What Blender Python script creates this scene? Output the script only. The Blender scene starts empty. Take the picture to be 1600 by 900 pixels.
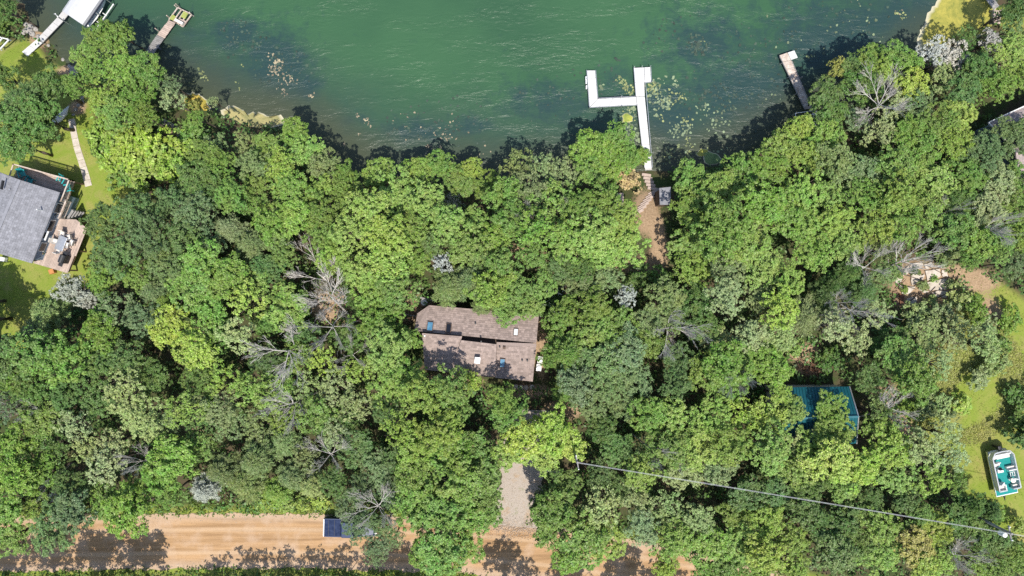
import bpy, math, random
import numpy as np
from mathutils import Vector, Matrix
R = math.radians
SC = bpy.context.scene
COL = SC.collection

# ---------------------------------------------------------------- camera, world, sun
H = 75.0                      # flying height above the ground, looking straight down
S = 14.5                      # photograph pixels per metre at ground level
cam_d = bpy.data.cameras.new('camera')
cam = bpy.data.objects.new('camera', cam_d); COL.objects.link(cam)
cam.location = (0, 0, H)
cam_d.sensor_width = 36
cam_d.lens = 36 * H / (1600 / S)
cam_d.clip_end = 2000
SC.camera = cam
SUN_EL, SUN_AZ = R(64), R(12)          # sun to the south (picture bottom), a little east
w = bpy.data.worlds.new('World'); SC.world = w; w.use_nodes = True
nt = w.node_tree
sky = nt.nodes.new('ShaderNodeTexSky'); sky.sky_type = 'NISHITA'; sky.sun_disc = False
sky.sun_elevation = SUN_EL
sky.sun_rotation = math.pi - SUN_AZ
bg = nt.nodes['Background']; bg.inputs[1].default_value = 0.15
nt.links.new(sky.outputs[0], bg.inputs[0])
sun_d = bpy.data.lights.new('sun', 'SUN'); sun_d.energy = 4.4; sun_d.angle = R(0.5); sun_d.color = (1, .95, .86)
sun = bpy.data.objects.new('sun', sun_d); COL.objects.link(sun)
to_sun = Vector((math.sin(SUN_AZ) * math.cos(SUN_EL), -math.cos(SUN_AZ) * math.cos(SUN_EL), math.sin(SUN_EL)))
sun.rotation_euler = to_sun.to_track_quat('Z', 'Y').to_euler()
sun.location = to_sun * 120
SC.view_settings.view_transform = 'Standard'; SC.view_settings.look = 'None'
SC.view_settings.exposure = 0.38; SC.view_settings.gamma = 1
SC.view_settings.use_curve_mapping = False
SC.cycles.max_bounces = 6; SC.cycles.transparent_max_bounces = 4
SC.cycles.use_denoising = False

WATER_Z = -1.6
def P(px, py, z=0.0):
    """The point at height z that stands where the photograph shows pixel px, py."""
    k = (H - z) / H / S
    return Vector(((px - 800) * k, (450 - py) * k, z))

# ---------------------------------------------------------------- materials
def lin(r, g, b):
    f = lambda c: ((c / 255 + .055) / 1.055) ** 2.4 if c > 10 else c / 255 / 12.92
    return (f(r), f(g), f(b), 1)
def newmat(name):
    m = bpy.data.materials.new(name); m.use_nodes = True
    n = m.node_tree.nodes; l = m.node_tree.links
    return m, n, l, n['Principled BSDF']
def node(n, t, **kw):
    x = n.new(t)
    for k, v in kw.items(): setattr(x, k, v)
    return x
def mixc(n, l, a, b, fac):
    x = node(n, 'ShaderNodeMix', data_type='RGBA')
    for s, v in ((6, a), (7, b), (0, fac)):
        if hasattr(v, 'links'): l.new(v, x.inputs[s])
        else: x.inputs[s].default_value = v
    return x.outputs[2]
def maprange(n, l, v, a, b, c=0, d=1):
    x = node(n, 'ShaderNodeMapRange'); l.new(v, x.inputs[0])
    for i, k in enumerate((a, b, c, d)): x.inputs[i + 1].default_value = k
    return x.outputs[0]
def noise(n, l, vec, scale, detail=4, rough=.55, dist=0):
    x = node(n, 'ShaderNodeTexNoise'); l.new(vec, x.inputs['Vector'])
    x.inputs['Scale'].default_value = scale; x.inputs['Detail'].default_value = detail
    x.inputs['Roughness'].default_value = rough; x.inputs['Distortion'].default_value = dist
    return x.outputs[0]
def pm(name, c1, c2=None, scale=3.0, rough=.7, bump=.0, metal=0.0, island=0.0, stretch=(1, 1, 1), spec=.4):
    """A plain weathered surface: two colours mixed by noise, optional per-piece variation and fine relief."""
    m, n, l, p = newmat(name)
    c2 = c2 or tuple(x * .75 for x in c1[:3]) + (1,)
    tc = node(n, 'ShaderNodeTexCoord'); mp = node(n, 'ShaderNodeMapping'); l.new(tc.outputs['Object'], mp.inputs[0])
    mp.inputs['Scale'].default_value = stretch
    f = noise(n, l, mp.outputs[0], scale, 6, .6)
    c = mixc(n, l, c1, c2, maprange(n, l, f, .35, .65))
    if island:
        g = node(n, 'ShaderNodeNewGeometry')
        hs = node(n, 'ShaderNodeHueSaturation'); l.new(c, hs.inputs['Color'])
        l.new(maprange(n, l, g.outputs['Random Per Island'], 0, 1, 1 - island, 1 + island), hs.inputs['Value'])
        c = hs.outputs[0]
    l.new(c, p.inputs['Base Color'])
    p.inputs['Roughness'].default_value = rough; p.inputs['Metallic'].default_value = metal
    p.inputs['Specular IOR Level'].default_value = spec
    if bump:
        b = node(n, 'ShaderNodeBump'); b.inputs['Strength'].default_value = bump; b.inputs['Distance'].default_value = .05
        l.new(noise(n, l, mp.outputs[0], scale * 6, 5, .65), b.inputs['Height']); l.new(b.outputs[0], p.inputs['Normal'])
    return m

def leaf_material(name, trans=.25, clump=.55):
    """Foliage: the thing's own colour, varied leaf by leaf and clump by clump."""
    m, n, l, p = newmat(name)
    oi = node(n, 'ShaderNodeObjectInfo'); g = node(n, 'ShaderNodeNewGeometry'); tc = node(n, 'ShaderNodeTexCoord')
    hs = node(n, 'ShaderNodeHueSaturation'); l.new(oi.outputs['Color'], hs.inputs['Color'])
    l.new(maprange(n, l, g.outputs['Random Per Island'], 0, 1, .6, 1.45), hs.inputs['Value'])
    loc = node(n, 'ShaderNodeVectorMath', operation='ADD'); l.new(tc.outputs['Object'], loc.inputs[0]); l.new(oi.outputs['Location'], loc.inputs[1])
    f = noise(n, l, loc.outputs[0], clump, 4, .65)
    mul = node(n, 'ShaderNodeMath', operation='MULTIPLY'); l.new(g.outputs['Random Per Island'], mul.inputs[0]); mul.inputs[1].default_value = 7.31
    fr = node(n, 'ShaderNodeMath', operation='FRACT'); l.new(mul.outputs[0], fr.inputs[0])
    hm = node(n, 'ShaderNodeMath', operation='ADD'); l.new(maprange(n, l, f, .3, .7, .520, .480), hm.inputs[0]); l.new(maprange(n, l, fr.outputs[0], 0, 1, -.014, .018), hm.inputs[1])
    l.new(hm.outputs[0], hs.inputs['Hue'])
    l.new(maprange(n, l, fr.outputs[0], 0, 1, .86, 1.06), hs.inputs['Saturation'])
    yel = mixc(n, l, hs.outputs[0], (.22, .29, .05, 1), .5)
    c = mixc(n, l, hs.outputs[0], yel, maprange(n, l, f, .52, .72, 0, .4))
    l.new(c, p.inputs['Base Color']); p.inputs['Roughness'].default_value = .45
    p.inputs['Specular IOR Level'].default_value = .25
    tr = node(n, 'ShaderNodeBsdfTranslucent')
    hs2 = node(n, 'ShaderNodeHueSaturation'); l.new(c, hs2.inputs['Color']); hs2.inputs['Value'].default_value = 1.25; hs2.inputs['Hue'].default_value = .485
    l.new(hs2.outputs[0], tr.inputs[0])
    mx = node(n, 'ShaderNodeMixShader'); mx.inputs[0].default_value = trans
    l.new(p.outputs[0], mx.inputs[1]); l.new(tr.outputs[0], mx.inputs[2])
    l.new(mx.outputs[0], n['Material Output'].inputs['Surface'])
    return m

M = {}
M['leaf'] = leaf_material('leaf')
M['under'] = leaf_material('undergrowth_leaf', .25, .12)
M['grassblade'] = leaf_material('grass_blade', .3, .15)
M['bark'] = pm('bark', (.16, .125, .095, 1), (.09, .07, .055, 1), 4, .9, .4)
M['deadbark'] = pm('dead_bark', (.60, .56, .51, 1), (.42, .39, .35, 1), 3, .9, .3)
M['whitedock'] = pm('white_decking', (.62, .61, .59, 1), (.52, .51, .495, 1), 1.8, .6, .05, island=.05)
M['greydock'] = pm('grey_plastic_decking', (.50, .485, .47, 1), (.43, .415, .405, 1), 1.5, .6, .05, island=.05)
M['wood_grey'] = pm('grey_timber', (.30, .285, .275, 1), (.2, .19, .18, 1), 3, .85, .3, island=.18)
M['wood_pink'] = pm('pinkish_timber', (.46, .36, .30, 1), (.36, .28, .235, 1), 3, .8, .3, island=.16)
M['wood_pale'] = pm('bleached_timber', (.56, .49, .43, 1), (.36, .27, .21, 1), 2.6, .85, .3, island=.14)
M['wood_brown'] = pm('brown_timber', (.24, .15, .09, 1), (.14, .09, .06, 1), 3, .85, .3, island=.2)
M['alu'] = pm('aluminium', (.62, .63, .64, 1), (.5, .51, .52, 1), 5, .35, 0, .7)
M['white'] = pm('white_paint', (.76, .76, .74, 1), (.66, .66, .64, 1), 4, .45, .03)
M['offwhite'] = pm('cream_vinyl', (.70, .66, .60, 1), (.6, .55, .5, 1), 4, .5, .03)
M['black'] = pm('black_plastic', (.022, .022, .024, 1), (.035, .035, .038, 1), 5, .45)
M['rubber'] = pm('rubber', (.025, .025, .025, 1), None, 5, .85)
M['canopy'] = pm('canopy_vinyl', (.52, .52, .53, 1), (.46, .46, .48, 1), .8, .5, .04)
M['dark_vinyl'] = pm('dark_blue_vinyl', (.05, .06, .09, 1), None, 3, .5)
M['teal_plastic'] = pm('teal_plastic', (.03, .34, .33, 1), (.025, .27, .28, 1), 4, .45)
M['teal_carpet'] = pm('teal_carpet', (.014, .25, .235, 1), (.012, .2, .19, 1), 6, .95, .2)
M['shingle_grey'] = pm('grey_shingle', (.245, .245, .265, 1), (.19, .19, .205, 1), 1.3, .9, .25, island=.16)
M['shingle_brown'] = pm('brown_shingle', (.305, .240, .210, 1), (.255, .195, .17, 1), 9, .9, .5, island=.24)
M['shingle_pink'] = pm('pinkish_shingle', (.36, .29, .27, 1), (.29, .24, .23, 1), 1.2, .9, .3, island=.2)
M['siding_blue'] = pm('blue_grey_siding', (.19, .26, .34, 1), (.15, .21, .28, 1), 2, .7)
M['siding_brown'] = pm('brown_siding', (.13, .09, .065, 1), (.09, .06, .045, 1), 2, .85, .2)
M['metal_teal'] = pm('teal_metal_roof', (.010, .088, .115, 1), (.016, .12, .145, 1), 1.0, .38, .03, .15, stretch=(1, .3, 1))
M['skylight_blue'] = pm('skylight_blue_glass', (.05, .16, .27, 1), (.12, .27, .38, 1), 2, .08, spec=.7)
M['skylight_dark'] = pm('skylight_dark_glass', (.01, .01, .012, 1), None, 2, .08, spec=.7)
M['skylight_white'] = pm('skylight_lit_pane', (.78, .80, .80, 1), None, 2, .2)  # the light on the pane is put into this white
M['truck_blue'] = pm('truck_paint', (.016, .032, .095, 1), (.018, .036, .10, 1), 3, .35, spec=.4)
M['bedcover'] = pm('bed_cover', (.010, .020, .058, 1), (.03, .045, .10, 1), 2.5, .75, .1, spec=.15)
M['glass'] = pm('dark_glass', (.02, .025, .03, 1), None, 2, .06, spec=.8)
M['concrete'] = pm('concrete', (.56, .50, .43, 1), (.40, .345, .285, 1), 1.9, .9, .3, island=.12)
M['rock'] = pm('rock', (.36, .33, .30, 1), (.2, .185, .17, 1), 1.6, .9, .5, island=.2)
M['fire'] = pm('rusty_steel', (.2, .09, .05, 1), (.1, .05, .03, 1), 6, .8)
M['wire'] = pm('cable', (.55, .55, .55, 1), None, 2, .5)
M['orange'] = pm('orange_timber', (.55, .24, .08, 1), None, 5, .7)

# ---------------------------------------------------------------- helpers
class MB:
    def __init__(s): s.v = []; s.f = []
    def add(s, vs, fs):
        o = len(s.v); s.v += [tuple(v) for v in vs]; s.f += [tuple(i + o for i in f) for f in fs]; return s
    def box(s, c, size, rz=0.0, M3=None):
        x, y, z = (k / 2 for k in size)
        c = Vector(c); m = M3 or Matrix.Rotation(rz, 3, 'Z')
        vs = [c + m @ Vector((a * x, b * y, d * z)) for d in (-1, 1) for a, b in ((-1, -1), (1, -1), (1, 1), (-1, 1))]
        return s.add(vs, [(3, 2, 1, 0), (4, 5, 6, 7), (0, 1, 5, 4), (1, 2, 6, 5), (2, 3, 7, 6), (3, 0, 4, 7)])
    def bar(s, a, b, wd, ht):
        a, b = Vector(a), Vector(b); d = b - a; L = d.length
        if L < 1e-6: return s
        q = d.to_track_quat('X', 'Z').to_matrix()
        return s.box((a + b) / 2, (L, wd, ht), M3=q)
    def prism(s, pts, z0, z1):
        """pts: list of Vectors (x, y used), counter-clockwise or not; z0/z1 numbers."""
        n = len(pts)
        area = sum(pts[i][0] * pts[(i + 1) % n][1] - pts[(i + 1) % n][0] * pts[i][1] for i in range(n))
        if area < 0: pts = pts[::-1]
        vs = [(p[0], p[1], z0) for p in pts] + [(p[0], p[1], z1) for p in pts]
        fs = [tuple(range(n - 1, -1, -1)), tuple(range(n, 2 * n))] + [(i, (i + 1) % n, n + (i + 1) % n, n + i) for i in range(n)]
        return s.add(vs, fs)
    def slab(s, top, t):
        """A plate of thickness t below the polygon top (3-D points seen from above in any order of turn)."""
        n = len(top); top = [Vector(p) for p in top]
        area = sum(top[i][0] * top[(i + 1) % n][1] - top[(i + 1) % n][0] * top[i][1] for i in range(n))
        if area < 0: top = top[::-1]
        vs = [p - Vector((0, 0, t)) for p in top] + top
        fs = [tuple(range(n - 1, -1, -1)), tuple(range(n, 2 * n))] + [(i, (i + 1) % n, n + (i + 1) % n, n + i) for i in range(n)]
        return s.add(vs, fs)
    def tube(s, path, radii, n=6, cap=True):
        path = [Vector(p) for p in path]; o = len(s.v); k = len(path)
        for i, p in enumerate(path):
            d = (path[min(i + 1, k - 1)] - path[max(i - 1, 0)])
            if d.length < 1e-7: d = Vector((0, 0, 1))
            q = d.to_track_quat('Z', 'X').to_matrix(); r = radii[i] if hasattr(radii, '__len__') else radii
            for j in range(n):
                a = 2 * math.pi * j / n
                s.v.append(tuple(p + q @ Vector((r * math.cos(a), r * math.sin(a), 0))))
        for i in range(k - 1):
            for j in range(n):
                s.f.append((o + i * n + j, o + i * n + (j + 1) % n, o + (i + 1) * n + (j + 1) % n, o + (i + 1) * n + j))
        if cap:
            s.f.append(tuple(o + j for j in range(n - 1, -1, -1))); s.f.append(tuple(o + (k - 1) * n + j for j in range(n)))
        return s
    def lathe(s, c, prof, n=14):
        c = Vector(c); o = len(s.v); k = len(prof)
        for r, z in prof:
            for j in range(n):
                a = 2 * math.pi * j / n; s.v.append((c.x + r * math.cos(a), c.y + r * math.sin(a), c.z + z))
        for i in range(k - 1):
            for j in range(n): s.f.append((o + i * n + j, o + i * n + (j + 1) % n, o + (i + 1) * n + (j + 1) % n, o + (i + 1) * n + j))
        s.f.append(tuple(o + j for j in range(n - 1, -1, -1))); s.f.append(tuple(o + (k - 1) * n + j for j in range(n)))
        return s
    def build(s, name, m, parent=None, world=True, smooth=False, bevel=0):
        """ONE mesh object; with world=True the points are in world metres and moved into the (unrotated) parent's frame."""
        off = Vector(parent_world(parent)) if (parent and world) else Vector((0, 0, 0))
        me = bpy.data.meshes.new(name)
        me.from_pydata([(v[0] - off.x, v[1] - off.y, v[2] - off.z) for v in s.v], [], s.f)
        if smooth: me.polygons.foreach_set('use_smooth', [True] * len(me.polygons))
        me.materials.append(m); me.update()
        o = bpy.data.objects.new(name, me); COL.objects.link(o)
        if parent: o.parent = parent
        if bevel:
            b = o.modifiers.new('edge', 'BEVEL'); b.width = bevel; b.segments = 2; b.limit_method = 'ANGLE'
        return o
def parent_world(p):
    v = Vector(p.location)
    while p.parent: p = p.parent; v += p.location
    return v
def tag(o, label=None, cat=None, group=None, kind=None):
    for k, v in (('label', label), ('category', cat), ('group', group), ('kind', kind)):
        if v: o[k] = v
    return o
def thing(name, label, cat, loc, rz=0.0, group=None):
    o = bpy.data.objects.new(name, None); COL.objects.link(o); o.empty_display_size = .3
    o.location = loc; o.rotation_euler.z = rz
    return tag(o, label, cat, group)
def copy_tree(o, parent=None):
    c = o.copy(); COL.objects.link(c)
    if parent: c.parent = parent
    for ch in list(o.children): copy_tree(ch, c)
    return c
def np_mesh(name, verts, faces, m):
    """faces: (n, 4) int array."""
    me = bpy.data.meshes.new(name)
    nv, nf = len(verts), len(faces)
    me.vertices.add(nv); me.vertices.foreach_set('co', np.asarray(verts, np.float32).ravel())
    k = faces.shape[1]
    me.loops.add(nf * k); me.loops.foreach_set('vertex_index', faces.astype(np.int32).ravel())
    me.polygons.add(nf); me.polygons.foreach_set('loop_start', np.arange(0, nf * k, k, dtype=np.int32))
    try: me.polygons.foreach_set('loop_total', np.full(nf, k, np.int32))
    except Exception: pass
    me.update(calc_edges=True); me.validate()
    me.materials.append(m)
    return me
def unit(a): return a / np.maximum(np.linalg.norm(a, axis=1, keepdims=True), 1e-9)
def leaves(c, axis, nrm, L, W):
    """Folded diamond leaves at c along axis, facing nrm."""
    axis = unit(axis); side = unit(np.cross(axis, nrm)); nn = np.cross(side, axis)
    L = L[:, None]; W = W[:, None]
    v = np.stack([c, c + axis * L * .45 + side * W + nn * W * .35, c + axis * L - nn * L * .12, c + axis * L * .45 - side * W + nn * W * .35], 1).reshape(-1, 3)
    return v, np.arange(len(c) * 4).reshape(-1, 4)
def inside(px, py, poly):
    px = np.asarray(px, float); py = np.asarray(py, float); r = np.zeros(px.shape, bool)
    n = len(poly)
    for i in range(n):
        x1, y1 = poly[i]; x2, y2 = poly[(i + 1) % n]
        c = ((y1 > py) != (y2 > py)) & (px < (x2 - x1) * (py - y1) / ((y2 - y1) or 1e-9) + x1)
        r ^= c
    return r
def dist_line(px, py, line):
    d = np.full(px.shape, 1e9)
    for (x1, y1), (x2, y2) in zip(line[:-1], line[1:]):
        dx, dy = x2 - x1, y2 - y1; t = np.clip(((px - x1) * dx + (py - y1) * dy) / (dx * dx + dy * dy + 1e-9), 0, 1)
        d = np.minimum(d, np.hypot(px - x1 - t * dx, py - y1 - t * dy))
    return d
def G(poly): return [P(x, y, 0)[:2] for x, y in poly]

# ---------------------------------------------------------------- the layout of the land (photograph pixels at ground level)
SHORE = [(-900, -200), (-300, -60), (-40, -20), (22, -5), (34, 30), (58, 48), (82, 84), (108, 102), (140, 120), (200, 125), (236, 122), (266, 140), (292, 156), (330, 168), (362, 182), (392, 190),
         (440, 196), (492, 228), (530, 258), (562, 274), (640, 284), (700, 284), (770, 288), (850, 288), (930, 280), (985, 268), (1012, 262), (1060, 262), (1110, 256),
         (1150, 250), (1190, 235), (1240, 212), (1290, 186), (1340, 160), (1400, 130), (1432, 108), (1470, 78), (1520, 58), (1556, 40), (1570, 10), (1580, -40), (1700, -150), (2500, -300)]
WATERPOLY = SHORE + [(2500, -4000), (-900, -4000)]
LAWN_W = [(-60, 70), (35, 58), (62, 84), (100, 110), (132, 135), (150, 185), (168, 240), (212, 290), (226, 340), (165, 350), (140, 440), (110, 480), (40, 560), (-80, 560)]
LAWN_E = [(1505, 425), (1560, 440), (1600, 470), (1700, 480), (1700, 880), (1590, 850), (1510, 815), (1490, 740), (1450, 690), (1395, 640), (1400, 600), (1440, 560), (1480, 560)]
LAWN_N = [(1562, 5), (1640, 0), (1640, 60), (1585, 55)]
ROADLINE = [(-600, 868), (-200, 856), (0, 851), (300, 845), (450, 845), (600, 848), (720, 853), (850, 864), (960, 880), (1100, 908), (1300, 960), (1700, 1080)]
DRIVE = [(790, 690), (804, 650), (846, 640), (850, 745), (838, 780), (826, 816), (792, 824), (764, 815), (780, 780), (784, 740)]

# ---------------------------------------------------------------- ground
xs = np.concatenate([np.linspace(-400, -70, 20)[:-1], np.arange(-70, 70.01, .45), np.linspace(70, 400, 20)[1:]])
ys = np.concatenate([np.linspace(-400, -44, 20)[:-1], np.arange(-44, 44.01, .45), np.linspace(44, 400, 20)[1:]])
X, Y = np.meshgrid(xs, ys)
PX, PY = X * S + 800, 450 - Y * S
rs = np.random.RandomState(3)
def vnoise(x, y, sc, seed):
    r = np.random.RandomState(seed); t = np.zeros(x.shape)
    for k in range(7):
        a = r.uniform(0, 6.28); f = sc * r.uniform(.6, 1.9)
        t += np.sin((x * math.cos(a) + y * math.sin(a)) * f + r.uniform(0, 6.28))
    return t / 7
wob = vnoise(X, Y, .8, 5) * 9
dsh = dist_line(PX, PY, SHORE); inw = inside(PX, PY, WATERPOLY)
sd = np.where(inw, -dsh, dsh) / S                                       # metres inland of the water's edge
def ss(x, a, b): t = np.clip((x - a) / (b - a), 0, 1); return t * t * (3 - 2 * t)
Z = np.where(sd > 0, WATER_Z + .02 + (-.02 - WATER_Z) * ss(sd, -.4, 6.5), WATER_Z - .05 - np.minimum(-sd * .25, 3))
rel = .10 * vnoise(X, Y, .35, 8) * ss(sd, 3, 9)
def soft(poly, w=10): 
    d = dist_line(PX, PY, poly + poly[:1]); s_ = np.where(inside(PX, PY, poly), d, -d) + wob
    return ss(s_, -w, w)
lawn = np.maximum(np.maximum(soft(LAWN_W), soft(LAWN_E, 16)), soft(LAWN_N))
def blob(cx, cy, rx, ry=None, p=1.0): 
    ry = ry or rx
    return np.exp(-(((PX + wob * .6 - cx) / rx) ** 2 + ((PY + wob * .6 - cy) / ry) ** 2) * p)
dirt = np.zeros_like(X)
for b in [(1010, 330, 26, 44), (1030, 400, 18, 40), (1026, 360, 14, 40), (1000, 418, 50, 16), (1480, 425, 50, 16), (1530, 440, 40, 22), (1545, 500, 24, 46), (1412, 660, 22, 28), (1390, 620, 30, 22), (1256, 552, 30, 18),
          (1268, 576, 30, 14), (846, 540, 14, 60), (755, 690, 26, 18), (880, 640, 34, 16), (115, 165, 14, 14), (95, 103, 26, 10), (50, 55, 18, 16), (268, 200, 22, 12), (645, 480, 40, 26), (700, 596, 60, 14), (820, 610, 50, 12), (1450, 470, 60, 40), (1440, 445, 60, 44),
           (800, 395, 60, 12), (830, 412, 30, 10), (310, 660, 30, 20), (520, 480, 40, 30)]:
    dirt = np.maximum(dirt, blob(*b))
rd = dist_line(PX, PY, ROADLINE)
verge = np.clip(1 - (rd - 44) / 22, 0, 1) * (rd > 40)
Z = Z + rel * (1 - ss(60 - rd, 0, 16))
nx, ny = len(xs), len(ys)
idx = np.arange(nx * ny).reshape(ny, nx)
faces = np.stack([idx[:-1, :-1], idx[:-1, 1:], idx[1:, 1:], idx[1:, :-1]], -1).reshape(-1, 4)
def ground_material():
    m, n, l, p = newmat('ground')
    g = node(n, 'ShaderNodeNewGeometry'); pos = g.outputs['Position']
    def at(nm):
        a = node(n, 'ShaderNodeAttribute'); a.attribute_name = nm; return a.outputs['Fac']
    fine = noise(n, l, pos, 5, 6, .7); mid = noise(n, l, pos, .5, 5, .6)
    floor = mixc(n, l, (.085, .065, .040, 1), (.050, .075, .024, 1), maprange(n, l, mid, .4, .6))
    floor = mixc(n, l, floor, (.12, .09, .06, 1), maprange(n, l, fine, .55, .75))
    gr = mixc(n, l, (.225, .258, .055, 1), (.285, .262, .085, 1), maprange(n, l, mid, .38, .66))
    gr = mixc(n, l, gr, (.14, .205, .03, 1), maprange(n, l, fine, .5, .75))
    pat = noise(n, l, pos, .16, 6, .7, 1.0); wr = noise(n, l, pos, 1.6, 5, .7)
    gr = mixc(n, l, gr, (.175, .245, .032, 1), maprange(n, l, pat, .44, .56, 0, .8))
    gr = mixc(n, l, gr, (.31, .25, .11, 1), maprange(n, l, pat, .56, .66, 0, .55))
    gr = mixc(n, l, gr, (.30, .23, .12, 1), maprange(n, l, wr, .64, .74, 0, .6))
    c = mixc(n, l, floor, gr, maprange(n, l, at('lawn'), .25, .75))
    drt = mixc(n, l, (.42, .30, .19, 1), (.25, .17, .105, 1), maprange(n, l, fine, .35, .65))
    sub = node(n, 'ShaderNodeMath', operation='ADD'); l.new(at('dirt'), sub.inputs[0])
    l.new(maprange(n, l, fine, .3, .7, -.22, .22), sub.inputs[1])
    c = mixc(n, l, c, drt, maprange(n, l, sub.outputs[0], .35, .62))
    c = mixc(n, l, c, (.10, .075, .045, 1), maprange(n, l, at('bed'), .0, .5))
    l.new(c, p.inputs['Base Color']); p.inputs['Roughness'].default_value = .95; p.inputs['Specular IOR Level'].default_value = .1
    b = node(n, 'ShaderNodeBump'); b.inputs['Strength'].default_value = .6; b.inputs['Distance'].default_value = .08
    l.new(fine, b.inputs['Height']); l.new(b.outputs[0], p.inputs['Normal'])
    return m
gm = np_mesh('ground', np.stack([X, Y, Z], -1).reshape(-1, 3), faces, ground_material())
def attr(me, nm, arr): me.attributes.new(nm, 'FLOAT', 'POINT').data.foreach_set('value', arr.astype(np.float32).ravel())
attr(gm, 'lawn', np.maximum(lawn, verge * .9)); attr(gm, 'dirt', dirt); attr(gm, 'bed', np.clip(-sd, 0, 1))
gm.polygons.foreach_set('use_smooth', [True] * len(gm.polygons))
ground = bpy.data.objects.new('ground', gm); COL.objects.link(ground); tag(ground, kind='structure')
def gz(x, y):
    """Ground height at world x, y."""
    i = int(np.clip(np.searchsorted(xs, x), 1, nx - 1)); j = int(np.clip(np.searchsorted(ys, y), 1, ny - 1))
    tx = (x - xs[i - 1]) / (xs[i] - xs[i - 1]); ty = (y - ys[j - 1]) / (ys[j] - ys[j - 1])
    return float((Z[j - 1, i - 1] * (1 - tx) + Z[j - 1, i] * tx) * (1 - ty) + (Z[j, i - 1] * (1 - tx) + Z[j, i] * tx) * ty)

# ---------------------------------------------------------------- lake water
wx = np.concatenate([np.linspace(-400, -66, 12)[:-1], np.arange(-66, 66.01, .5), np.linspace(66, 400, 12)[1:]])
wy = np.concatenate([np.arange(9, 40.01, .5), np.linspace(40, 400, 14)[1:]])
WX, WY = np.meshgrid(wx, wy); PX, PY = WX * S * H / (H - WATER_Z) + 800, 450 - WY * S * H / (H - WATER_Z)
wob = vnoise(WX, WY, .5, 11) * 26 + vnoise(WX, WY, 1.6, 12) * 10
dd = dist_line(PX, PY, SHORE)
depth = ss(dd + wob * .9, 25, 185)
weed = np.zeros_like(WX)
for b in [(430, 95, 58, 56, 1.0), (375, 60, 52, 26, .95), (472, 130, 30, 24, .95), (330, 120, 60, 30, .6), (660, 205, 70, 20, .8), (730, 195, 40, 18, .8), (860, 160, 90, 36, .75), (960, 130, 50, 40, .55), (1100, 70, 90, 60, .85), (1090, 60, 20, 20, .9),
          (1180, 150, 130, 70, 1.0), (1310, 60, 140, 90, .9), (1420, 30, 90, 60, .95), (60, 30, 70, 60, .8), (250, 110, 80, 60, .75), (300, 60, 60, 40, .4), (560, 190, 30, 14, .5), (1040, 170, 60, 60, .9)]:
    weed = np.maximum(weed, b[4] * blob(*b[:4]))
brown = ss(100 - dd + wob * .7, 0, 85)
nx2, ny2 = len(wx), len(wy); idx = np.arange(nx2 * ny2).reshape(ny2, nx2)
faces = np.stack([idx[:-1, :-1], idx[:-1, 1:], idx[1:, 1:], idx[1:, :-1]], -1).reshape(-1, 4)
def water_material():
    m, n, l, p = newmat('lake_water')
    g = node(n, 'ShaderNodeNewGeometry'); pos = g.outputs['Position']
    def at(nm):
        a = node(n, 'ShaderNodeAttribute'); a.attribute_name = nm; return a.outputs['Fac']
    big = noise(n, l, pos, .06, 3); med = noise(n, l, pos, .7, 6, .7, .4); fin = noise(n, l, pos, 3.2, 5, .7, .6)
    green = mixc(n, l, (.042, .107, .050, 1), (.033, .087, .044, 1), maprange(n, l, big, .4, .6))
    shal = mixc(n, l, (.028, .058, .047, 1), (.038, .066, .047, 1), maprange(n, l, med, .35, .65))
    c = mixc(n, l, shal, green, at('depth'))
    ad = node(n, 'ShaderNodeMath', operation='ADD'); l.new(at('weed'), ad.inputs[0]); l.new(maprange(n, l, med, .3, .7, -.35, .35), ad.inputs[1])
    c = mixc(n, l, c, (.022, .050, .050, 1), maprange(n, l, ad.outputs[0], .2, .8, 0, .92))
    ad2 = node(n, 'ShaderNodeMath', operation='MULTIPLY'); l.new(at('weed'), ad2.inputs[0]); l.new(maprange(n, l, fin, .55, .68), ad2.inputs[1])
    c = mixc(n, l, c, (.055, .075, .045, 1), maprange(n, l, ad2.outputs[0], .2, .8, 0, .6))
    c = mixc(n, l, c, (.060, .066, .038, 1), maprange(n, l, at('brown'), .1, 1, 0, .8))
    mp = node(n, 'ShaderNodeMapping'); l.new(pos, mp.inputs[0]); mp.inputs['Rotation'].default_value = (0, 0, R(-24)); mp.inputs['Scale'].default_value = (.5, 1.5, 1)
    w1 = noise(n, l, mp.outputs[0], 1.0, 5, .62, .8); w2 = noise(n, l, mp.outputs[0], 3.6, 3, .6, .3)
    w3 = noise(n, l, mp.outputs[0], .22, 2, .5)
    ht = node(n, 'ShaderNodeMath', operation='MULTIPLY_ADD'); l.new(w2, ht.inputs[0]); ht.inputs[1].default_value = .22; l.new(w1, ht.inputs[2])
    b = node(n, 'ShaderNodeBump'); b.inputs['Distance'].default_value = .16
    l.new(maprange(n, l, w3, .38, .62, .25, 1.0), b.inputs['Strength'])
    l.new(ht.outputs[0], b.inputs['Height']); l.new(b.outputs[0], p.inputs['Normal'])
    l.new(c, p.inputs['Base Color']); p.inputs['Roughness'].default_value = .30; p.inputs['IOR'].default_value = 1.33
    return m
wm = np_mesh('lake_water', np.stack([WX, WY, np.full_like(WX, WATER_Z)], -1).reshape(-1, 3), faces, water_material())
attr(wm, 'depth', depth); attr(wm, 'weed', weed); attr(wm, 'brown', brown)
lake = bpy.data.objects.new('lake_water', wm); COL.objects.link(lake); tag(lake, kind='structure')

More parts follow.
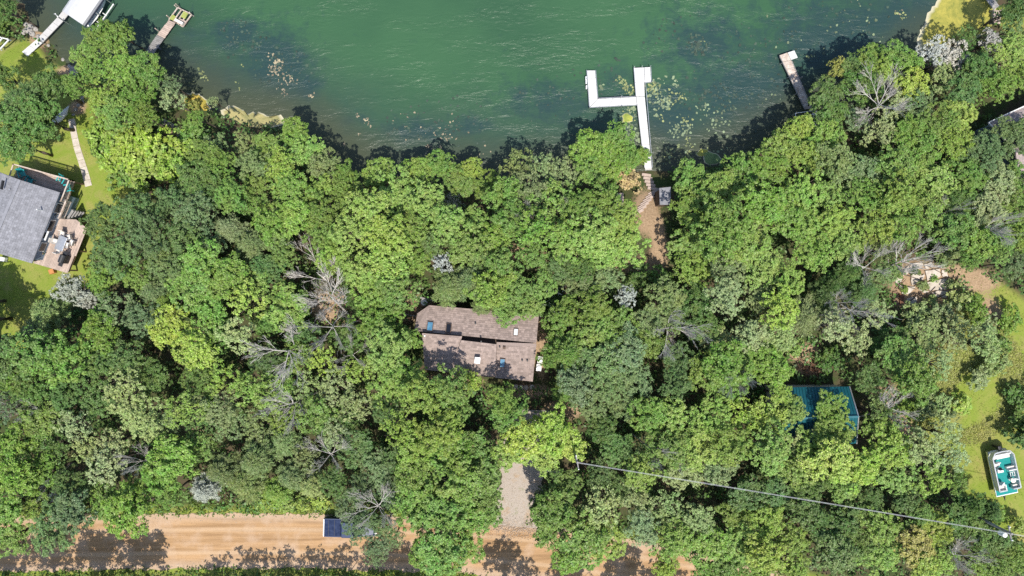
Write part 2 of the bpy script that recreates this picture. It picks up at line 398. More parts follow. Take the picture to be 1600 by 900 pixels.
# ---------------------------------------------------------------- dirt road, drive, footpath
def ribbon(name, line, half, mat_, z=.03, step=8, across=13, jag=.18, seed=1):
    pts = [Vector(P(x, y)) for x, y in line]; cl = []
    for a, b in zip(pts[:-1], pts[1:]):
        k = max(1, int((b - a).length / (step / S)))
        cl += [a.lerp(b, i / k) for i in range(k)]
    cl.append(pts[-1]); r = random.Random(seed); vs = []; us = []
    for _ in range(6): cl = [cl[0]] + [(cl[i - 1] + cl[i] * 2 + cl[i + 1]) / 4 for i in range(1, len(cl) - 1)] + [cl[-1]]
    for i, c in enumerate(cl):
        d = (cl[min(i + 1, len(cl) - 1)] - cl[max(i - 1, 0)]).normalized(); nrm = Vector((-d.y, d.x, 0))
        for j in range(across):
            u = j / (across - 1) * 2 - 1; hh = half + (r.uniform(-jag, jag) if abs(u) == 1 else 0)
            q = c + nrm * u * hh
            vs.append((q.x, q.y, z + (.05 * (1 - u * u) - .05) - .02 * math.exp(-((abs(u) - .45) / .12) ** 2))); us.append(u)
    f = np.array([(i * across + j, (i + 1) * across + j, (i + 1) * across + j + 1, i * across + j + 1) for i in range(len(cl) - 1) for j in range(across - 1)])
    me = np_mesh(name, np.array(vs), f[:, ::-1], mat_); attr(me, 'across', np.array(us))
    me.polygons.foreach_set('use_smooth', [True] * len(me.polygons))
    o = bpy.data.objects.new(name, me); COL.objects.link(o); tag(o, kind='structure'); return o
def road_material():
    m, n, l, p = newmat('dirt_road')
    g = node(n, 'ShaderNodeNewGeometry'); pos = g.outputs['Position']
    mp = node(n, 'ShaderNodeMapping'); l.new(pos, mp.inputs[0]); mp.inputs['Scale'].default_value = (.05, 1, 1)
    streak = noise(n, l, mp.outputs[0], 2.6, 6, .65); fine = noise(n, l, pos, 9, 5, .7); mid = noise(n, l, pos, .45, 4)
    a = node(n, 'ShaderNodeAttribute'); a.attribute_name = 'across'
    ab = node(n, 'ShaderNodeMath', operation='ABSOLUTE'); l.new(a.outputs['Fac'], ab.inputs[0])
    c = mixc(n, l, (.44, .275, .145, 1), (.28, .168, .085, 1), maprange(n, l, streak, .4, .66))
    c = mixc(n, l, c, (.47, .335, .23, 1), maprange(n, l, mid, .48, .66, 0, .7))
    rut = node(n, 'ShaderNodeMath', operation='SUBTRACT'); l.new(ab.outputs[0], rut.inputs[0]); rut.inputs[1].default_value = .42
    ra = node(n, 'ShaderNodeMath', operation='ABSOLUTE'); l.new(rut.outputs[0], ra.inputs[0])
    c = mixc(n, l, c, (.50, .36, .235, 1), maprange(n, l, ra.outputs[0], .11, .03, 0, .55))
    c = mixc(n, l, c, (.46, .345, .25, 1), maprange(n, l, ab.outputs[0], .62, .9, 0, .7))
    c = mixc(n, l, c, (.22, .14, .08, 1), maprange(n, l, fine, .54, .72, 0, .7))
    l.new(c, p.inputs['Base Color']); p.inputs['Roughness'].default_value = .95; p.inputs['Specular IOR Level'].default_value = .1
    b = node(n, 'ShaderNodeBump'); b.inputs['Strength'].default_value = .5; b.inputs['Distance'].default_value = .05
    ad = node(n, 'ShaderNodeMath', operation='ADD'); l.new(streak, ad.inputs[0]); l.new(fine, ad.inputs[1])
    l.new(ad.outputs[0], b.inputs['Height']); l.new(b.outputs[0], p.inputs['Normal'])
    return m
ribbon('road', ROADLINE, 43 / S, road_material(), z=.10)
def gravel_material():
    m, n, l, p = newmat('drive_gravel'); g = node(n, 'ShaderNodeNewGeometry'); pos = g.outputs['Position']
    fine = noise(n, l, pos, 11, 5, .75); mid = noise(n, l, pos, .8, 5, .65, .6)
    c = mixc(n, l, (.33, .28, .235, 1), (.43, .37, .315, 1), maprange(n, l, fine, .35, .65))
    c = mixc(n, l, c, (.24, .19, .15, 1), maprange(n, l, fine, .6, .72, 0, .8))
    c = mixc(n, l, c, (.16, .19, .06, 1), maprange(n, l, mid, .58, .70, 0, .55))
    c = mixc(n, l, c, (.38, .27, .17, 1), maprange(n, l, mid, .46, .34, 0, .8))
    l.new(c, p.inputs['Base Color']); p.inputs['Roughness'].default_value = .95
    b = node(n, 'ShaderNodeBump'); b.inputs['Strength'].default_value = .8; b.inputs['Distance'].default_value = .06; l.new(fine, b.inputs['Height']); l.new(b.outputs[0], p.inputs['Normal'])
    return m
M['gravel'] = gravel_material()
ribbon('driveway', [(826, 640), (824, 690), (818, 735), (812, 770), (808, 800), (806, 822)], 2.35, M['gravel'], z=.13, step=5, jag=.3, seed=5)
m_ = MB(); r_ = random.Random(2)
path_o = bpy.data.objects.new('path', None); COL.objects.link(path_o); tag(path_o, kind='structure'); path_o.location = P(120, 235)
pl = [P(x, y) for x, y in [(112, 186), (115, 205), (120, 228), (127, 250), (134, 272), (139, 291)]]
slabme = []
for a, b in zip(pl[:-1], pl[1:]):
    d = (b - a); L = d.length; dn = d.normalized(); nn = Vector((-dn.y, dn.x, 0))
    for k in range(2):
        p0 = a + d * (k / 2) + dn * .02; p1 = a + d * ((k + 1) / 2) - dn * .02; wd = .33 + .004 * len(slabme)
        m_ = MB(); m_.prism([p0 - nn * wd, p0 + nn * wd, p1 + nn * (wd + .01), p1 - nn * (wd + .01)], -.1, .05 + r_.uniform(0, .02))
        slabme.append(m_.build('paving_slab', M['concrete'], path_o))

# ---------------------------------------------------------------- tree templates
def crown_broad(seed, r=2.8, zc=8.0, nl=15, lobe=.37, dens=6.0, per=10, L=.34, W=.105, spread=.17, flat=.75, gap=0.0):
    g = np.random.RandomState(seed); C = []; 
    for i in range(nl):
        t = (i + .35) / nl; rho = r * .74 * math.sqrt(t) * g.uniform(.85, 1.12); a = i * 2.39996 + g.uniform(-.35, .35)
        z = zc + r * flat * (math.sqrt(max(0, 1 - (rho / r) ** 2)) - .35) + g.uniform(-.32, .32) * r
        C.append((rho * math.cos(a), rho * math.sin(a), z, r * lobe * g.uniform(.7, 1.25)))
    C = np.array(C); cen = []; out = []
    for c in C:
        k = int(dens * 6.3 * c[3] ** 2)
        d = unit(g.normal(size=(k, 3)) + np.array([0, 0, .55]))
        d[:, 2] = np.where(d[:, 2] < -.25, -d[:, 2], d[:, 2])
        p = c[:3] + d * c[3] * g.uniform(.78, 1.08, (k, 1)) * np.array([1, 1, .8])
        cen.append(p); out.append(d)
    cen = np.concatenate(cen); out = np.concatenate(out)
    if gap:
        k = g.uniform(size=len(cen)) > gap; cen, out = cen[k], out[k]
    hole = np.zeros(len(cen))
    for _ in range(9):
        kv = g.normal(size=3); kv *= g.uniform(2.6, 5.2) / np.linalg.norm(kv); hole += np.sin(cen @ kv + g.uniform(0, 6.28))
    k = hole / 3 > -.68; cen, out = cen[k], out[k]
    n = len(cen) * per; o = np.repeat(out, per, 0)
    tr = np.repeat(spread * g.uniform(.7, 1.35, len(cen)), per)[:, None]
    dl = unit(g.normal(size=(n, 3)) + o * .9 + np.array([0, 0, .75]))          # each tuft is a small dome of leaves
    c = np.repeat(cen, per, 0) + dl * tr * g.uniform(.6, 1.1, (n, 1)) * np.array([1, 1, .8])
    ax = g.normal(size=(n, 3)) * np.array([1, 1, .3]) * .7 + dl * np.array([1, 1, .2]) + np.array([0, 0, -.1])
    nr = unit(dl * .8 + np.array([0, 0, .35]) + g.normal(size=(n, 3)) * .28)
    c = c - unit(ax) * (L * .4)
    v, f = leaves(c, ax, nr, L * g.uniform(.65, 1.25, n), W * g.uniform(.75, 1.25, n))
    return v, f, C
def crown_feather(seed, r=2.6, zc=7.0, nb=46, per=64, L=.34, W=.035, cone=1.1):
    g = np.random.RandomState(seed); V = []; C = []; P_, A_, N_ = [], [], []
    for i in range(nb):
        a = i * 2.39996 + g.uniform(-.3, .3); t = (i + .5) / nb
        ln = r * (t ** .6) * g.uniform(.75, 1.1); z0 = zc + r * cone * (1 - t) ; 
        dirv = np.array([math.cos(a), math.sin(a), .12 - .3 * t])
        side = np.array([-math.sin(a), math.cos(a), 0])
        C.append((dirv[0] * ln * .7, dirv[1] * ln * .7, z0 + dirv[2] * ln * .7, .4))
        k = int(per * (.4 + ln / r)); u = g.uniform(.12, 1, k) ** .7
        wid = .42 * (1 - u * .6)
        sgn = g.uniform(-1, 1, k)
        p = np.array([0, 0, z0]) + dirv * (u * ln)[:, None] + side * (sgn * wid)[:, None] + g.normal(size=(k, 3)) * .06
        for q in range(3):
            P_.append(p + g.normal(size=(k, 3)) * .07); A_.append(dirv * .9 + side * np.sign(sgn)[:, None] * .6 + g.normal(size=(k, 3)) * .4); N_.append(unit(np.array([0, 0, 1.]) + g.normal(size=(k, 3)) * .5))
    c, ax, nr = np.concatenate(P_), np.concatenate(A_), np.concatenate(N_); n = len(c)
    v, f = leaves(c, ax, nr, L * g.uniform(.6, 1.3, n), W * g.uniform(.8, 1.4, n))
    return v, f, np.array(C)
def trunk_mesh(seed, C, zc, r=2.8, rad=.2, twigs=9):
    g = random.Random(seed); m = MB(); wob_ = [Vector((g.uniform(-.25, .25), g.uniform(-.25, .25), zc * t)) for t in (0, .3, .6, .95)]
    wob_[0] = Vector((0, 0, -.4))
    m.tube(wob_, [rad * 1.25, rad, rad * .8, rad * .45], 7)
    order = sorted(range(len(C)), key=lambda i: -math.hypot(C[i][0], C[i][1]))[:twigs]
    for i in order:
        b = Vector(C[i][:3]); s = Vector((0, 0, zc * g.uniform(.5, .8))) + (wob_[2] - Vector((0, 0, wob_[2].z))) * .7
        mid = s.lerp(b, .5) + Vector((g.uniform(-.2, .2), g.uniform(-.2, .2), g.uniform(-.3, .1)))
        m.tube([s, mid, b], [rad * .42, rad * .3, rad * .1], 5)
        for _ in range(2):
            e = b + Vector((g.uniform(-.7, .7), g.uniform(-.7, .7), g.uniform(0, .5)))
            m.tube([mid.lerp(b, .6), e], [rad * .14, rad * .05], 4)
    return m
def dead_branches(seed, n_main=6, length=3.4, z0=5.2, rad=.10, up=.55):
    """Main limbs of a bare tree, each a mesh of its own: [(MB)], plus the trunk."""
    g = random.Random(seed); limbs = []
    tr = MB(); tr.tube([(0, 0, -.4), (.1, 0, z0 * .5), (0, .1, z0), (.1, .1, z0 * 1.25)], [rad * 1.6, rad * 1.3, rad, rad * .4], 7)
    def grow(m, p, d, ln, rd, depth):
        pts = [p]; q = p.copy(); dd_ = d.copy(); k = 4
        for i in range(k):
            dd_ = (dd_ + Vector((g.uniform(-.13, .13), g.uniform(-.13, .13), g.uniform(-.08, .12)))).normalized(); q = q + dd_ * ln / k; pts.append(q.copy())
        m.tube(pts, [max(.011, rd * (1 - .7 * i / k)) for i in range(k + 1)], 5 if depth < 2 else 3, cap=False)
        if depth < 3:
            nb = (8, 5, 3)[depth]
            for b in range(nb):
                t = g.uniform(.3, 1); i = min(k - 1, int(t * k)); s = pts[i].lerp(pts[i + 1], t * k - i)
                side = Vector((g.uniform(-1, 1), g.uniform(-1, 1), g.uniform(-.2, .7)))
                grow(m, s, (dd_ * .85 + side * .52).normalized(), ln * g.uniform(.38, .62), rd * .5, depth + 1)
    for i in range(n_main):
        a = i * 6.283 / n_main + g.uniform(-.4, .4); m = MB()
        grow(m, Vector((0, 0, z0 * g.uniform(.7, 1.2))), Vector((math.cos(a), math.sin(a), up)).normalized(), length * g.uniform(.7, 1.1), rad * .62, 0)
        limbs.append(m)
    return tr, limbs
TEMPL = {}
def make_template(key, crown, zc, r, rad=.2, seed=0, twigs=9):
    v, f, C = crown
    me = np_mesh('crown', v, f, M['leaf'])
    t = trunk_mesh(seed, C, zc, r, rad, twigs)
    tm = bpy.data.meshes.new('trunk'); tm.from_pydata(t.v, [], t.f); tm.materials.append(M['bark']); tm.polygons.foreach_set('use_smooth', [True] * len(tm.polygons)); tm.update()
    TEMPL.setdefault(key, []).append((me, tm, zc, r))
for i in range(4): make_template('broad', crown_broad(10 + i, nl=15 + i, lobe=.33, dens=(3.4, 4.6, 5.4, 4.0)[i], per=19, L=(.235, .20, .18, .215)[i], W=(.072, .062, .055, .066)[i], spread=(.30, .25, .22, .27)[i]), 8, 2.8, seed=i)
for i in range(3): make_template('fine', crown_broad(30 + i, nl=24, lobe=.25, dens=4.8, per=19, L=.18, W=.052, spread=.22, flat=.7), 8, 2.8, seed=10 + i)
for i in range(3): make_template('lush', crown_broad(50 + i, nl=12, lobe=.39, dens=3.0, per=21, L=.275, W=.088, spread=.34, flat=.85), 8, 2.8, seed=20 + i)
for i in range(3): make_template('open', crown_broad(70 + i, nl=17, lobe=.27, dens=3.2, per=13, L=.25, W=.07, spread=.26, flat=.7, gap=.12), 8, 2.8, seed=30 + i, twigs=14)
for i in range(3): make_template('feather', crown_feather(90 + i), 7, 2.7, .16, seed=40 + i, twigs=4)
for i in range(3): make_template('shrub', crown_broad(110 + i, r=1.5, zc=.8, nl=10, lobe=.42, dens=6, per=14, L=.24, W=.075, spread=.2, flat=.8), .8, 1.5, .05, seed=50 + i)
def foliage(*c): return tuple(c) + (1.0,)
COLOURS = {'G': ('mid green', foliage(0.163, 0.258, 0.045)), 'N': ('bright green', foliage(0.167, 0.275, 0.046)), 'Y': ('yellow green', foliage(0.217, 0.324, 0.059)), 'O': ('olive green', foliage(0.189, 0.251, 0.081)),
           'D': ('dark green', foliage(0.107, 0.181, 0.043)), 'B': ('bluish green', foliage(0.145, 0.217, 0.077)), 'S': ('silvery grey', foliage(0.391, 0.400, 0.320)), 'L': ('pale green', foliage(0.260, 0.329, 0.117)),
           'K': ('lime green', foliage(0.271, 0.374, 0.058)), 'A': ('golden yellow', foliage(0.311, 0.291, 0.065)), 'T': ('straw coloured', foliage(0.528, 0.399, 0.171)), 'M': ('deep mossy green', foliage(0.122, 0.196, 0.064))}
FORMS = {'broad': ('broadleaf_tree', 'tree', 'billowing broadleaf tree'), 'fine': ('small_leaf_tree', 'tree', 'fine leaved tree'), 'lush': ('leafy_tree', 'tree', 'thick lobed tree'),
         'open': ('open_crowned_tree', 'tree', 'thin open tree'), 'feather': ('cedar_tree', 'tree', 'feathery cedar'), 'shrub': ('shrub', 'shrub', 'low shrub'), 'dead': ('dead_tree', 'dead tree', 'bare dead tree')}
# x, y, radius in photograph pixels, form, colour
TREES = [
 # upper left
 (8,14,26,'lush','D'),(10,42,16,'shrub','D'),(34,158,46,'feather','D'),(64,184,40,'lush','D'),(16,192,44,'broad','D'),(30,228,34,'lush','D'),(80,140,32,'lush','D'),(112,132,21,'broad','G'),(8,118,30,'lush','D'),
 (132,88,26,'lush','G'),(160,62,34,'lush','G'),(192,58,26,'lush','N'),(192,104,34,'lush','G'),(154,110,26,'broad','G'),(160,148,32,'broad','Y'),(232,118,34,'lush','G'),(212,156,34,'broad','G'),(178,178,32,'fine','Y'),(262,132,24,'open','B'),(268,160,24,'open','L'),(225,185,26,'broad','G'),
 (165,212,26,'shrub','K'),(200,212,28,'shrub','K'),(235,218,28,'shrub','K'),(182,240,28,'shrub','K'),(215,245,30,'shrub','K'),(250,250,28,'shrub','K'),(228,272,30,'shrub','K'),(196,268,26,'shrub','Y'),(275,262,28,'shrub','K'),(280,232,24,'shrub','K'),(156,224,16,'shrub','D'),(262,240,17,'shrub','D'),(300,210,22,'shrub','N'),
 (312,186,18,'open','G'),(334,160,13,'open','L'),(300,168,12,'shrub','A'),(340,226,26,'open','O'),(315,240,28,'broad','G'),(345,258,32,'fine','G'),(300,288,34,'lush','D'),(382,224,28,'open','O'),(424,232,30,'lush','G'),(458,204,26,'lush','N'),(474,238,30,'broad','Y'),(500,262,28,'broad','O'),
 (390,258,34,'fine','O'),(440,262,34,'broad','Y'),(400,300,34,'broad','G'),(452,300,36,'broad','G'),(500,296,34,'fine','Y'),(536,272,24,'lush','G'),(360,308,34,'broad','N'),(415,345,34,'broad','N'),(330,296,30,'lush','D'),(456,342,34,'lush','Y'),
 (168,350,40,'fine','M'),(215,330,42,'fine','M'),(262,318,36,'fine','M'),(306,330,36,'fine','M'),(184,396,42,'fine','M'),(232,376,44,'fine','M'),(280,366,40,'fine','M'),(262,410,36,'fine','M'),(216,430,36,'fine','G'),(160,430,32,'fine','G'),(322,372,30,'fine','M'),
 (110,452,32,'open','S'),(132,470,20,'open','S'),(74,496,34,'feather','L'),(48,526,26,'feather','L'),(172,484,36,'open','B'),(222,500,36,'fine','B'),(238,452,30,'feather','O'),(262,466,24,'feather','Y'),
 (306,402,38,'lush','N'),(300,446,36,'lush','G'),(344,430,36,'lush','N'),(330,478,36,'broad','N'),(272,512,34,'lush','K'),(300,546,36,'lush','K'),(334,524,32,'broad','N'),(384,470,38,'open','K'),(370,520,38,'open','L'),(400,438,30,'broad','Y'),(356,356,32,'feather','L'),(392,384,34,'feather','O'),(430,372,30,'fine','O'),(448,398,26,'broad','G'),(420,420,28,'broad','D'),(450,488,36,'lush','N'),(414,500,28,'fine','N'),
 # lower left
 (50,556,44,'lush','G'),(100,566,42,'lush','G'),(148,532,40,'lush','G'),(10,580,36,'lush','G'),(100,610,34,'broad','D'),(150,576,34,'broad','D'),(46,606,34,'broad','D'),(188,556,34,'broad','D'),(192,606,44,'open','L'),(214,650,38,'fine','L'),(152,626,32,'broad','D'),(232,590,34,'broad','D'),(10,636,32,'open','B'),(60,660,36,'lush','G'),
 (114,668,34,'open','L'),(84,700,34,'open','D'),(138,700,30,'open','L'),(166,730,40,'open','L'),(176,690,34,'open','L'),(20,690,36,'lush','G'),(30,740,38,'broad','N'),(64,742,34,'broad','N'),(14,784,34,'lush','N'),(50,796,30,'open','Y'),(14,838,34,'lush','N'),(86,832,40,'broad','B'),(120,800,36,'lush','B'),(112,764,32,'broad','D'),(160,784,34,'broad','G'),
 (196,806,38,'lush','N'),(222,772,30,'broad','N'),(258,746,34,'lush','N'),(270,712,38,'lush','N'),(250,660,38,'fine','O'),(300,700,34,'broad','G'),(288,640,38,'open','Y'),(336,640,36,'fine','O'),(312,598,34,'broad','D'),(352,590,36,'open','Y'),(392,610,38,'open','Y'),(356,664,34,'open','O'),(264,770,26,'broad','G'),
 (318,764,28,'feather','S'),(344,730,34,'feather','O'),(382,752,36,'feather','O'),(404,714,38,'feather','O'),(440,690,34,'feather','O'),(400,666,32,'open','O'),(446,650,28,'open','G'),(452,744,30,'feather','O'),(430,762,26,'feather','Y'),(474,712,30,'open','O'),(490,754,28,'feather','L'),(310,666,26,'open','D'),
 (428,782,16,'shrub','K'),(452,784,16,'shrub','Y'),(476,786,14,'shrub','K'),(500,782,14,'shrub','K'),(410,780,14,'shrub','Y'),
 # middle left
 (548,300,36,'broad','G'),(590,270,30,'lush','N'),(574,322,38,'broad','Y'),(622,300,38,'broad','Y'),(646,270,28,'lush','G'),(664,314,34,'broad','Y'),(690,264,26,'lush','N'),(720,282,28,'lush','N'),(740,262,20,'lush','K'),(764,290,28,'broad','G'),(712,312,14,'shrub','S'),(500,342,34,'broad','G'),
 (548,372,38,'fine','Y'),(598,362,40,'broad','Y'),(640,360,34,'broad','G'),(556,420,40,'fine','Y'),(606,410,42,'broad','Y'),(648,404,32,'broad','G'),(578,452,36,'broad','Y'),(626,452,34,'broad','G'),(520,404,32,'broad','K'),(506,372,30,'broad','G'),(690,416,21,'open','S'),(676,378,30,'broad','D'),
 (700,350,36,'broad','Y'),(738,344,30,'broad','Y'),(728,384,36,'broad','G'),(770,372,32,'broad','N'),(700,448,34,'feather','O'),(736,442,38,'feather','O'),(772,448,36,'broad','G'),(808,452,32,'broad','G'),(752,410,30,'broad','D'),(790,412,34,'broad','G'),(826,474,28,'broad','Y'),(790,478,24,'lush','G'),(752,472,22,'feather','O'),(846,446,28,'broad','G'),
 # middle, by the shore
 (806,264,34,'open','O'),(846,258,34,'open','O'),(880,270,34,'open','O'),(790,310,34,'broad','G'),(826,302,38,'open','O'),(868,314,40,'open','Y'),(804,350,40,'broad','G'),(850,354,42,'open','G'),(900,330,36,'broad','G'),(940,322,34,'broad','G'),(892,372,38,'broad','Y'),(934,362,38,'broad','Y'),(972,344,34,'broad','Y'),(984,384,34,'broad','Y'),(940,398,32,'broad','Y'),(836,392,30,'broad','N'),(880,414,26,'lush','D'),(912,420,24,'lush','D'),  # first dark green crown: a mid green one with its shade in the colour
 (924,232,34,'lush','N'),(960,214,32,'lush','N'),(952,256,34,'lush','N'),(914,270,28,'lush','G'),(976,246,22,'lush','N'),(1000,244,15,'shrub','N'),(984,282,19,'shrub','T'),(972,276,14,'shrub','T'),(1056,272,12,'shrub','D'),(1084,268,14,'shrub','D'),
 # right of the steps
 (1074,284,28,'lush','G'),(1112,300,36,'lush','G'),(1158,276,38,'lush','G'),(1084,330,36,'lush','G'),(1132,340,40,'lush','G'),(1180,320,40,'lush','G'),(1206,272,36,'lush','G'),(1226,226,32,'lush','Y'),(1250,200,24,'lush','Y'),(1072,380,34,'lush','G'),(1118,386,40,'lush','G'),(1170,370,38,'lush','G'),(1220,330,36,'lush','G'),(1086,424,34,'broad','G'),(1138,428,36,'broad','O'),(1188,414,36,'broad','Y'),
 (1262,250,32,'broad','Y'),(1290,208,34,'broad','Y'),(1260,300,36,'broad','Y'),(1306,254,36,'broad','O'),(1350,268,34,'broad','B'),(1302,110,17,'lush','A'),(1292,146,32,'lush','D'),(1326,110,28,'lush','D'),(1356,92,24,'lush','G'),(1346,140,34,'lush','D'),(1304,180,30,'lush','D'),(1340,186,30,'open','B'),(1396,88,24,'lush','N'),(1422,96,22,'lush','N'),(1422,132,28,'lush','K'),(1378,120,26,'lush','Y'),
 (1398,164,34,'open','L'),(1374,210,34,'open','L'),(1456,82,32,'open','S'),(1490,84,32,'open','S'),(1470,118,34,'open','L'),(1440,158,34,'open','B'),(1420,212,36,'broad','G'),(1528,106,32,'lush','D'),(1504,140,30,'lush','D'),(1566,96,34,'open','Y'),(1590,68,28,'broad','Y'),(1592,120,32,'broad','G'),(1558,134,28,'broad','G'),(1512,62,24,'open','D'),(1546,64,24,'open','S'),(1582,44,24,'open','B'),(1588,12,22,'lush','D'),(1568,24,16,'lush','D'),
 (1504,176,32,'broad','K'),(1468,192,34,'broad','G'),(1446,232,38,'broad','G'),(1494,224,36,'broad','G'),(1540,240,34,'broad','B'),(1584,226,30,'broad','B'),(1400,260,38,'broad','G'),(1350,308,38,'broad','G'),(1300,300,34,'broad','Y'),(1300,340,36,'broad','Y'),(1254,350,36,'broad','Y'),(1452,282,38,'broad','Y'),(1504,276,38,'broad','G'),(1556,284,38,'broad','L'),(1594,276,30,'broad','G'),(1594,322,34,'broad','G'),(1548,330,36,'broad','L'),(1504,318,30,'broad','D'),(1400,310,38,'broad','Y'),(1446,328,34,'broad','G'),(1420,360,34,'fine','G'),(1370,358,36,'fine','Y'),(1326,376,34,'broad','Y'),(1270,396,36,'broad','Y'),
 (1480,364,32,'lush','G'),(1520,374,32,'lush','G'),(1560,378,34,'broad','G'),(1594,372,30,'broad','G'),(1582,414,26,'broad','B'),(1510,402,20,'lush','N'),(1328,420,30,'feather','D'),(1300,444,28,'feather','D'),(1350,456,30,'feather','D'),(1234,436,34,'broad','K'),(1380,430,26,'fine','O'),(1286,470,28,'feather','D'),(1378,390,26,'open','O'),(1476,396,20,'shrub','O'),
 # right middle
 (1216,478,40,'fine','K'),(1182,458,32,'fine','L'),(1172,524,36,'fine','L'),(1130,470,38,'fine','L'),(1224,528,34,'fine','L'),(1256,490,34,'feather','O'),(1300,510,36,'open','L'),(1338,524,32,'open','L'),(1372,490,30,'open','L'),(1082,472,34,'broad','D'),(1046,462,30,'broad','O'),(1036,440,20,'shrub','D'),(1052,500,30,'fine','O'),(1100,512,32,'broad','D'),(1124,536,28,'broad','L'),(1150,572,40,'lush','N'),(1104,584,36,'broad','G'),(1200,572,36,'lush','N'),(1064,560,30,'broad','D'),(1060,606,32,'broad','D'),(1140,610,30,'broad','G'),
 (1440,530,40,'open','L'),(1404,566,38,'lush','G'),(1460,566,32,'open','L'),(1500,520,36,'open','L'),(1536,540,34,'open','L'),(1430,604,36,'lush','N'),(1396,532,30,'lush','D'),(1470,492,26,'shrub','L'),(1500,470,24,'shrub','L'),(1520,484,22,'shrub','N'),(1540,510,22,'shrub','L'),(1430,490,22,'shrub','L'),(1552,566,20,'shrub','L'),(1530,590,18,'shrub','L'),(1470,630,20,'shrub','L'),(1500,632,16,'shrub','K'),(1446,640,20,'shrub','L'),(1560,540,18,'shrub','N'),(1575,500,18,'shrub','G'),(1420,640,18,'shrub','G'),(1480,646,14,'shrub','O'),(1586,820,16,'shrub','K'),(1556,806,14,'shrub','N'),(1360,590,26,'lush','D'),(1300,560,20,'shrub','D'),(1240,544,14,'shrub','Y'),
 # big bluish crown right of the brown house
 (884,500,34,'broad','G'),(926,476,34,'broad','G'),(920,520,38,'broad','G'),(966,504,36,'broad','G'),(886,552,38,'feather','G'),(934,560,40,'broad','B'),(978,550,38,'broad','B'),(900,600,36,'broad','B'),(950,600,38,'broad','B'),(996,592,34,'broad','B'),(862,556,22,'broad','G'),(1012,536,32,'broad','G'),(1014,500,28,'broad','O'),(906,446,28,'broad','O'),(944,440,28,'broad','O'),(978,462,24,'open','S'),(928,632,30,'broad','B'),(976,636,30,'broad','B'),(866,490,18,'shrub','D'),(994,436,22,'shrub','D'),(880,610,24,'feather','G'),
 # lower middle right
 (1018,650,36,'broad','G'),(1060,650,36,'broad','Y'),(1110,650,40,'broad','Y'),(1098,694,40,'broad','Y'),(1044,700,36,'broad','G'),(1150,690,40,'broad','Y'),(1000,716,30,'broad','D'),(1002,742,34,'fine','Y'),(1070,736,32,'broad','L'),(1120,734,34,'broad','O'),(1160,650,34,'open','K'),(1200,650,36,'broad','K'),(1196,700,40,'broad','Y'),(1234,694,32,'open','L'),(1292,676,30,'broad','Y'),(1297,634,29,'broad','N'),(1250,736,32,'broad','Y'),(1300,712,40,'broad','K'),(1344,730,40,'broad','K'),(1316,760,30,'broad','Y'),(1390,700,38,'broad','K'),(1366,664,30,'open','Y'),(1400,744,34,'broad','Y'),(1220,622,24,'broad','K'),
 (1440,700,38,'open','L'),(1476,682,32,'open','L'),(1488,716,28,'open','L'),(1452,748,36,'open','Y'),(1490,756,28,'open','G'),(1420,780,26,'broad','D'),(1378,650,26,'open','D'),(1376,624,22,'open','O'),(960,700,28,'broad','D'),(940,670,26,'lush','D'),(934,744,26,'broad','D'),(968,760,28,'broad','D'),
 # bottom right
 (878,760,30,'broad','G'),(876,800,36,'lush','G'),(852,830,28,'lush','N'),(906,838,40,'lush','N'),(884,868,26,'lush','N'),(944,792,36,'open','L'),(990,782,34,'open','L'),(950,842,34,'broad','Y'),(1000,830,38,'fine','L'),(1044,800,34,'open','L'),(1050,846,36,'broad','Y'),(1036,882,26,'broad','K'),(1096,806,36,'fine','L'),(1104,852,36,'lush','N'),(1130,884,28,'lush','G'),(1146,806,32,'broad','G'),(1154,850,34,'broad','Y'),(1200,812,34,'broad','K'),(1196,860,36,'broad','K'),(1236,840,30,'broad','Y'),(1236,886,28,'broad','K'),
 (1260,800,32,'lush','D'),(1290,826,36,'lush','D'),(1300,872,36,'lush','B'),(1340,850,34,'broad','D'),(1320,800,28,'lush','D'),(1380,822,34,'broad','Y'),(1376,872,34,'broad','Y'),(1424,848,34,'lush','A'),(1430,884,28,'lush','K'),(1462,830,30,'lush','K'),(1466,874,28,'broad','Y'),(1440,806,26,'broad','G'),(1490,800,28,'lush','D'),(1520,790,30,'feather','D'),(1548,798,24,'feather','D'),(1520,830,28,'lush','D'),(1552,840,28,'lush','D'),(1560,884,28,'broad','G'),(1592,872,26,'lush','G'),(1584,852,14,'shrub','D'),(1532,880,24,'open','G'),
 (1210,770,32,'lush','D'),(1170,760,30,'lush','D'),(1270,760,30,'broad','D'),(1360,786,26,'broad','D'),(1238,652,29,'broad','Y'),(1262,694,32,'broad','Y'),(1308,672,30,'broad','Y'),(1216,600,16,'open','G'),(582,818,24,'fine','B'),(604,822,22,'fine','B'),(566,812,18,'fine','B'),(1108,898,24,'lush','N'),(1138,902,24,'broad','G'),(1160,890,26,'broad','G'),(1190,892,24,'broad','Y'),(758,800,24,'lush','G'),(846,790,16,'lush','D'),(1566,206,24,'broad','B'),(1598,206,24,'broad','B'),(1406,428,7,'shrub','G'),(1442,446,8,'shrub','O'),(1460,436,6,'shrub','Y'),(1432,424,7,'shrub','D'),(1484,444,9,'shrub','L'),(1456,472,10,'shrub','L'),(1412,452,7,'shrub','G'),(1470,402,10,'shrub','O'),(1594,622,20,'shrub','D'),(1592,676,24,'shrub','D'),(1600,650,20,'shrub','D'),  # the last three dark shrubs stand in for tree shadows at the lawn edge
 # lower middle left: the drive and the pickup
